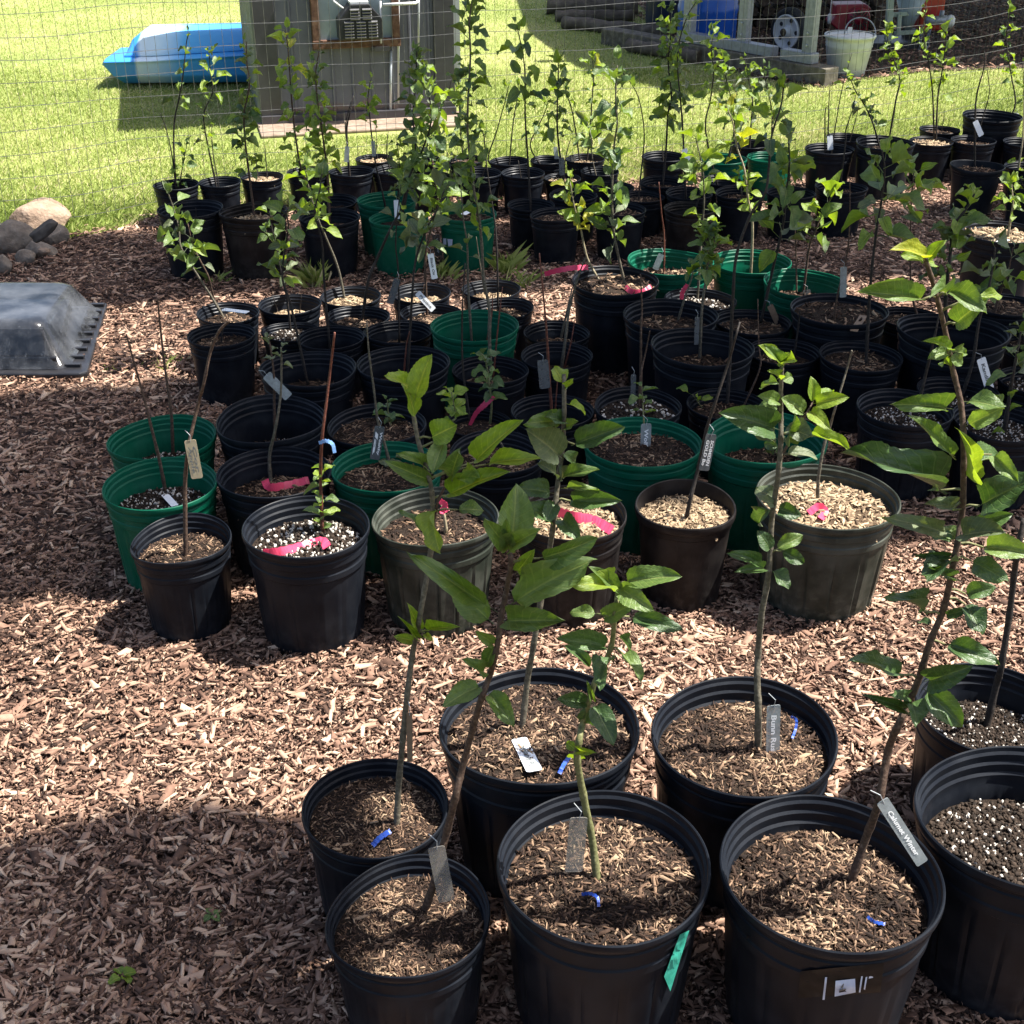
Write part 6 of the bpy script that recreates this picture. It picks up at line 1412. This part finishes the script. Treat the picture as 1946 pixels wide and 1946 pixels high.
T('C15', (1641, 600), (1622, 630), 14, 't_brown', "brown tag fallen on the bark of the brim-full pot", flat=True)
T('C16', (1463, 580), (1478, 614), 12, 't_brown', "brown tag standing in the pot right of the middle block")
T('C22', (1864, 681), (1881, 741), 18, 't_white', "bright white lettered tag on the right", ("Kandil S",), 'ink_grey')
T('D2', (424, 588), (471, 594), 14, 't_white', "white tag lying across the rim at the left of the middle block", flat=True, z=.30)
T('D8', (755, 530), (741, 577), 13, 't_grey', "slanted grey tag in front of the far green pots")
T('D10', (793, 556), (824, 589), 12, 't_white', "bright white tag slanting over a middle pot", ("Pristine",), 'ink_grey')
T('D15', (818, 482), (826, 530), 12, 't_white', "upright white tag before the far green pots", ("Black Ox",), 'ink_grey')
T('E10', (828, 446), (834, 486), 14, 't_grey', "grey tag hanging before the sticker on the far green pot", ("Winesap",))
T('E10', (880, 408), (901, 397), 12, 't_white', "white tag lying at the rim of the far green sticker pot", flat=True, z=.27)
T('E9', (753, 380), (755, 416), 10, 't_white', "small white tag above the rim of the front left far green pot")
T('E11', (660, 278), (658, 308), 9, 't_clear', "pale tag on the dark rods before the shed")
T('E8', (709, 268), (711, 297), 8, 't_clear', "pale tag on the bright-topped whip before the shed")
T('E25', (1067, 299), (1068, 333), 10, 't_grey', "left of two grey tags hanging centre back")
T('E23', (1090, 296), (1090, 331), 10, 't_grey', "right of two grey tags hanging centre back")
T('E21', (1055, 279), (1058, 302), 8, 't_clear', "pale tag beside the two grey tags centre back")
T('E33', (1300, 283), (1310, 313), 11, 't_white', "white tag on the tall sapling below the blue barrel")
T('E42', (1577, 258), (1578, 285), 11, 't_white', "white tag at the fence pot below the bucket")
T('E49', (1853, 230), (1865, 258), 11, 't_white', "white tag on the withered forked stem at the right")
T('E47', (1932, 215), (1925, 243), 11, 't_white', "white tag at the right end of the fence row")
T('E52', (1893, 463), (1914, 455), 14, 't_white', "white scrap of a tag on pale chips at the right edge", flat=True)

# ------------------------------------------------------------------ ribbons and tape
def ribbon(pid, pts, wpx, mat, label, name="marker_ribbon", cat="ribbon", group="pink marker ribbons", flat=True, lift=.02):
    p = pots[pid]; P = []
    for i, (x, y) in enumerate(pts):
        q = at_z(x, y, p.top + lift + .006 * math.sin(i * 2.1)) if flat else at_y(x, y, getattr(p, 'Y', p.y) - .015)
        P.append(q)
    cv = catmull(P, 7); s_ = px_size(*pts[0], cv[0].y); c0 = cv[0].copy(); v = []; f = []
    for i, q in enumerate(cv):
        d = (cv[min(i + 1, len(cv) - 1)] - cv[max(0, i - 1)]).normalized(); t = i / (len(cv) - 1)
        w_ = (wpx[0] + (wpx[1] - wpx[0]) * t) * s_ / 2 if isinstance(wpx, tuple) else wpx * s_ / 2
        vw = (Vector((0, 0, EYE)) - q).normalized(); sd_ = d.cross(vw).normalized(); sd_ = (sd_ + vw * .40 * math.sin(t * 4.5 + len(pts))).normalized()
        q = q + Vector((0, 0, .0012 * math.sin(i * 2.3)))
        v += [q - c0 - sd_ * w_, q - c0 + sd_ * w_]
    for i in range(len(cv) - 1): f.append((2 * i, 2 * i + 1, 2 * i + 3, 2 * i + 2))
    o = link(name, mesh(v, f, False), M[mat], None, loc=c0)
    so_ = o.modifiers.new("thickness", 'SOLIDIFY'); so_.thickness = .0006
    return tag(o, label, cat, group)
m, nt, N, L, b = mat_new("pink_flagging_tape")
nz = noise(nt, 25, 3); rr = ramp(nt, nz.outputs["Fac"], [(0.3, (.72, .05, .13)), (0.7, (.85, .10, .20))]); L.new(rr.outputs[0], b.inputs["Base Color"]); b.inputs["Roughness"].default_value = .4
t_ = N.new("ShaderNodeBsdfTranslucent"); L.new(rr.outputs[0], t_.inputs[0]); ms = N.new("ShaderNodeMixShader"); ms.inputs[0].default_value = .25
L.new(b.outputs[0], ms.inputs[1]); L.new(t_.outputs[0], ms.inputs[2]); L.new(ms.outputs[0], nt.nodes["Material Output"].inputs[0]); M['pink'] = m
M['bluetape'] = simple("blue_tape", [(0.3, (.012, .045, .28)), (0.7, (.03, .09, .40))], 60, .4, .5)
M['palebluetape'] = simple("pale_blue_tape", [(0.3, (.14, .30, .62)), (0.7, (.22, .40, .70))], 60, .4, .5)
M['teal'] = simple("teal_tape", [(0.3, (.03, .30, .22)), (0.6, (.05, .40, .30)), (0.8, (.08, .48, .37))], 30, .45, .5, .4)
ribbon('A2', [(500, 1052), (540, 1047), (580, 1036), (612, 1028), (622, 1040)], 17, 'pink', "long pink ribbon lying across the white-flecked front pot")
ribbon('B4', [(503, 912), (512, 926), (545, 922), (587, 912)], 15, 'pink', "pink ribbon lying on brown bark left of the red stem")
ribbon('A3', [(836, 952), (846, 960), (840, 972), (852, 965)], 11, 'pink', "pink knot round the stub in the olive grey pot", flat=False)
ribbon('A4', [(1062, 974), (1090, 982), (1130, 990), (1163, 1008)], 20, 'pink', "broad pink ribbon across pale soil in the dark brown front pot")
ribbon('A6', [(1537, 975), (1556, 962), (1568, 972), (1560, 985)], 14, 'pink', "pink knot on the pale soil of the olive ribbed pot")
ribbon('C4', [(937, 752), (922, 768), (905, 785), (893, 808), (884, 826)], (13, 5), 'pink', "pink ribbon trailing from the small leafy whip", flat=False)
ribbon('C10', [(1188, 545), (1200, 554), (1222, 554), (1238, 544)], 10, 'pink', "pink ribbon at the stem foot in the big tall pot")
ribbon('C10', [(1035, 521), (1060, 514), (1090, 509), (1118, 508)], 10, 'pink', "pink ribbon end streaming left of the big tall pot", flat=False)
ribbon('C11', [(1296, 572), (1297, 556), (1306, 541)], (9, 8), 'pink', "pink ribbon tied in front of the pale green pots", flat=False)
ribbon('F2', [(708, 1607), (722, 1592), (742, 1579)], 10, 'bluetape', "blue tape scrap on the soil at the left end of the nearest cluster", "tape_scrap", "tape scrap", "blue tape scraps")
ribbon('F3', [(1063, 1470), (1072, 1452), (1083, 1437)], 8, 'bluetape', "blue tape scrap right of the flat white tag", "tape_scrap", "tape scrap", "blue tape scraps")
ribbon('F6', [(1648, 1742), (1662, 1752), (1682, 1756)], 6, 'bluetape', "blue tape scrap on the soil of the barcode-sticker pot", "tape_scrap", "tape scrap", "blue tape scraps")
ribbon('F5', [(1502, 1362), (1513, 1368), (1512, 1385), (1506, 1402)], 5, 'bluetape', "curled dark blue tape right of the frosted tag", "tape_scrap", "tape scrap", "blue tape scraps")
ribbon('F4', [(1105, 1700), (1120, 1698), (1135, 1705), (1138, 1722)], 6, 'bluetape', "curled dark blue tape on the soil of the teal-tape pot", "tape_scrap", "tape scrap", "blue tape scraps")
ribbon('A2', [(606, 842), (620, 838), (632, 844), (636, 860)], 7, 'palebluetape', "pale blue tie looped on the red stem", "tape_scrap", "tape scrap", "blue tape scraps", flat=False)

# patch that follows a pot wall
def wall_patch(pid, corners, mat, name, off=.0025, nu=8, nv=5, parent=None):
    """corners: photo points tl, tr, br, bl on the side facing the camera"""
    p = pots[pid]; v = []; f = []
    def hit(px, py):
        d = ray(px, py); o_ = Vector((0, 0, EYE)); t = 0.2
        zs = [q[1] for q in PROF[:18]]; rs_ = [q[0] for q in PROF[:18]]
        while t < 12:
            q = o_ + d * t; zz = (q.z - .006) / (p.D * p.kz)
            if 0 < zz < .93:
                th = math.atan2(q.y - p.y, q.x - p.x) - p.rz
                if math.hypot(q.x - p.x, q.y - p.y) < (np.interp(zz, zs, rs_) * deform(th, zz / POT_K, p.var)) * p.D + off: break
            t += .0015
        return q - Vector((p.x, p.y, .006))
    tl, tr, br, bl = [Vector((a, b_, 0)) for a, b_ in corners]
    for j in range(nv + 1):
        for i in range(nu + 1):
            q = tl.lerp(tr, i / nu).lerp(bl.lerp(br, i / nu), j / nv); v.append(hit(q.x, q.y))
    for j in range(nv):
        for i in range(nu): a = j * (nu + 1) + i; f.append((a, a + nu + 1, a + nu + 2, a + 1))
    return link(name, mesh(v, f, True), M[mat], parent or p.root)
wall_patch('F4', [(1292, 1776), (1310, 1768), (1274, 1884), (1262, 1856)], 'teal', "tape_strip", .005, 4, 9)
M['stick'] = simple("torn_sticker_film", [(0.3, (.008, .007, .007)), (0.6, (.014, .013, .012)), (0.8, (.030, .028, .026))], 60, .4, .12)
M['stickw'] = simple("sticker_paper", [(0.3, (.42, .48, .62)), (0.7, (.60, .65, .76))], 50, .7, .3)
wall_patch('F6', [(1521, 1846), (1680, 1830), (1673, 1886), (1517, 1897)], 'stick', "sticker_film", .003, 10, 4)
wall_patch('F6', [(1588, 1864), (1625, 1860), (1626, 1886), (1586, 1894)], 'stickw', "sticker_paper", .0045, 6, 4)
wall_patch('F6', [(1568, 1857), (1572, 1857), (1567, 1900), (1563, 1900)], 'stickw', "barcode_bar", .0045, 1, 4)
wall_patch('F6', [(1637, 1853), (1640, 1853), (1635, 1886), (1632, 1886)], 'stickw', "barcode_bar", .0045, 1, 4)
wall_patch('F6', [(1646, 1852), (1649, 1852), (1644, 1882), (1641, 1882)], 'stickw', "barcode_bar", .0045, 1, 4)
wall_patch('F6', [(1652, 1853), (1661, 1851), (1659, 1858), (1651, 1860)], 'stickw', "sticker_paper", .0045, 2, 2)
for c_ in ([(1597, 1877), (1603, 1869), (1604, 1870), (1599, 1878)], [(1602, 1870), (1604, 1870), (1601, 1881), (1599, 1881)], [(1595, 1882), (1608, 1879), (1608, 1881), (1595, 1884)]):
    wall_patch('F6', c_, 'ink_grey', "number_mark", .0058, 1, 1)
wall_patch('E10', [(842, 453), (848, 453), (848, 465), (842, 465)], 'stickw', "sticker_paper", .004, 2, 2)
wall_patch('E10', [(850, 454), (860, 455), (859, 470), (852, 468)], 'stickw', "sticker_paper", .004, 2, 2)

# ------------------------------------------------------------------ weeds and grass tufts between the pots
def tuft(px, py, n, h, label):
    c = at_z(px, py); e = empty("grass_tuft", c); tag(e, label, "grass tuft", "grass tufts among the pots")
    x = rng.normal(0, .03, n); y = rng.normal(0, .03, n)
    o = link("blades", blades(n, x, y, rng.uniform(.4, 1, n) * h, np.full(n, .004), np.clip(rng.normal(.5, .25, n), 0, 1), "blades"), M['grass'], e); o["kind"] = "stuff"
tuft(600, 545, 60, .13, "grass tuft growing before the black pot left of the far green pots")
tuft(965, 520, 60, .12, "grass tuft beside the sunny gap near the far green pots")
tuft(845, 530, 40, .10, "thin grass tuft between the two front far green pots")
tuft(995, 545, 40, .08, "low dry grass tuft in the sunny chip gap")
tuft(330, 705, 26, .05, "low grass sprig on the chips left of the block")
tuft(235, 700, 40, .03, "flat yellowish grass sprig on the sunny chips right of the tray")
tuft(410, 540, 18, .08, "single weed sprig below the large black far-left pots")
def seedling(px, py, s, label, tone):
    c = at_z(px, py, .02); e = empty("weed_seedling", c); tag(e, label, "weed", "seedlings in the near chips")
    for k in range(4):
        a = k * 1.7 + .5; put_leaf(e, Vector((0, 0, .004)), (math.cos(a), math.sin(a), .12), (0, 0, 1), s, s * .7, tone, True)
seedling(232, 1858, .026, "pale green seedling in the shaded near chips at lower left", B_R)
seedling(404, 1742, .020, "tiny green seedling higher up in the shaded near chips", M_)
seedling(520, 575, .03, "leafy weed on the chips near the left middle pots", M_)
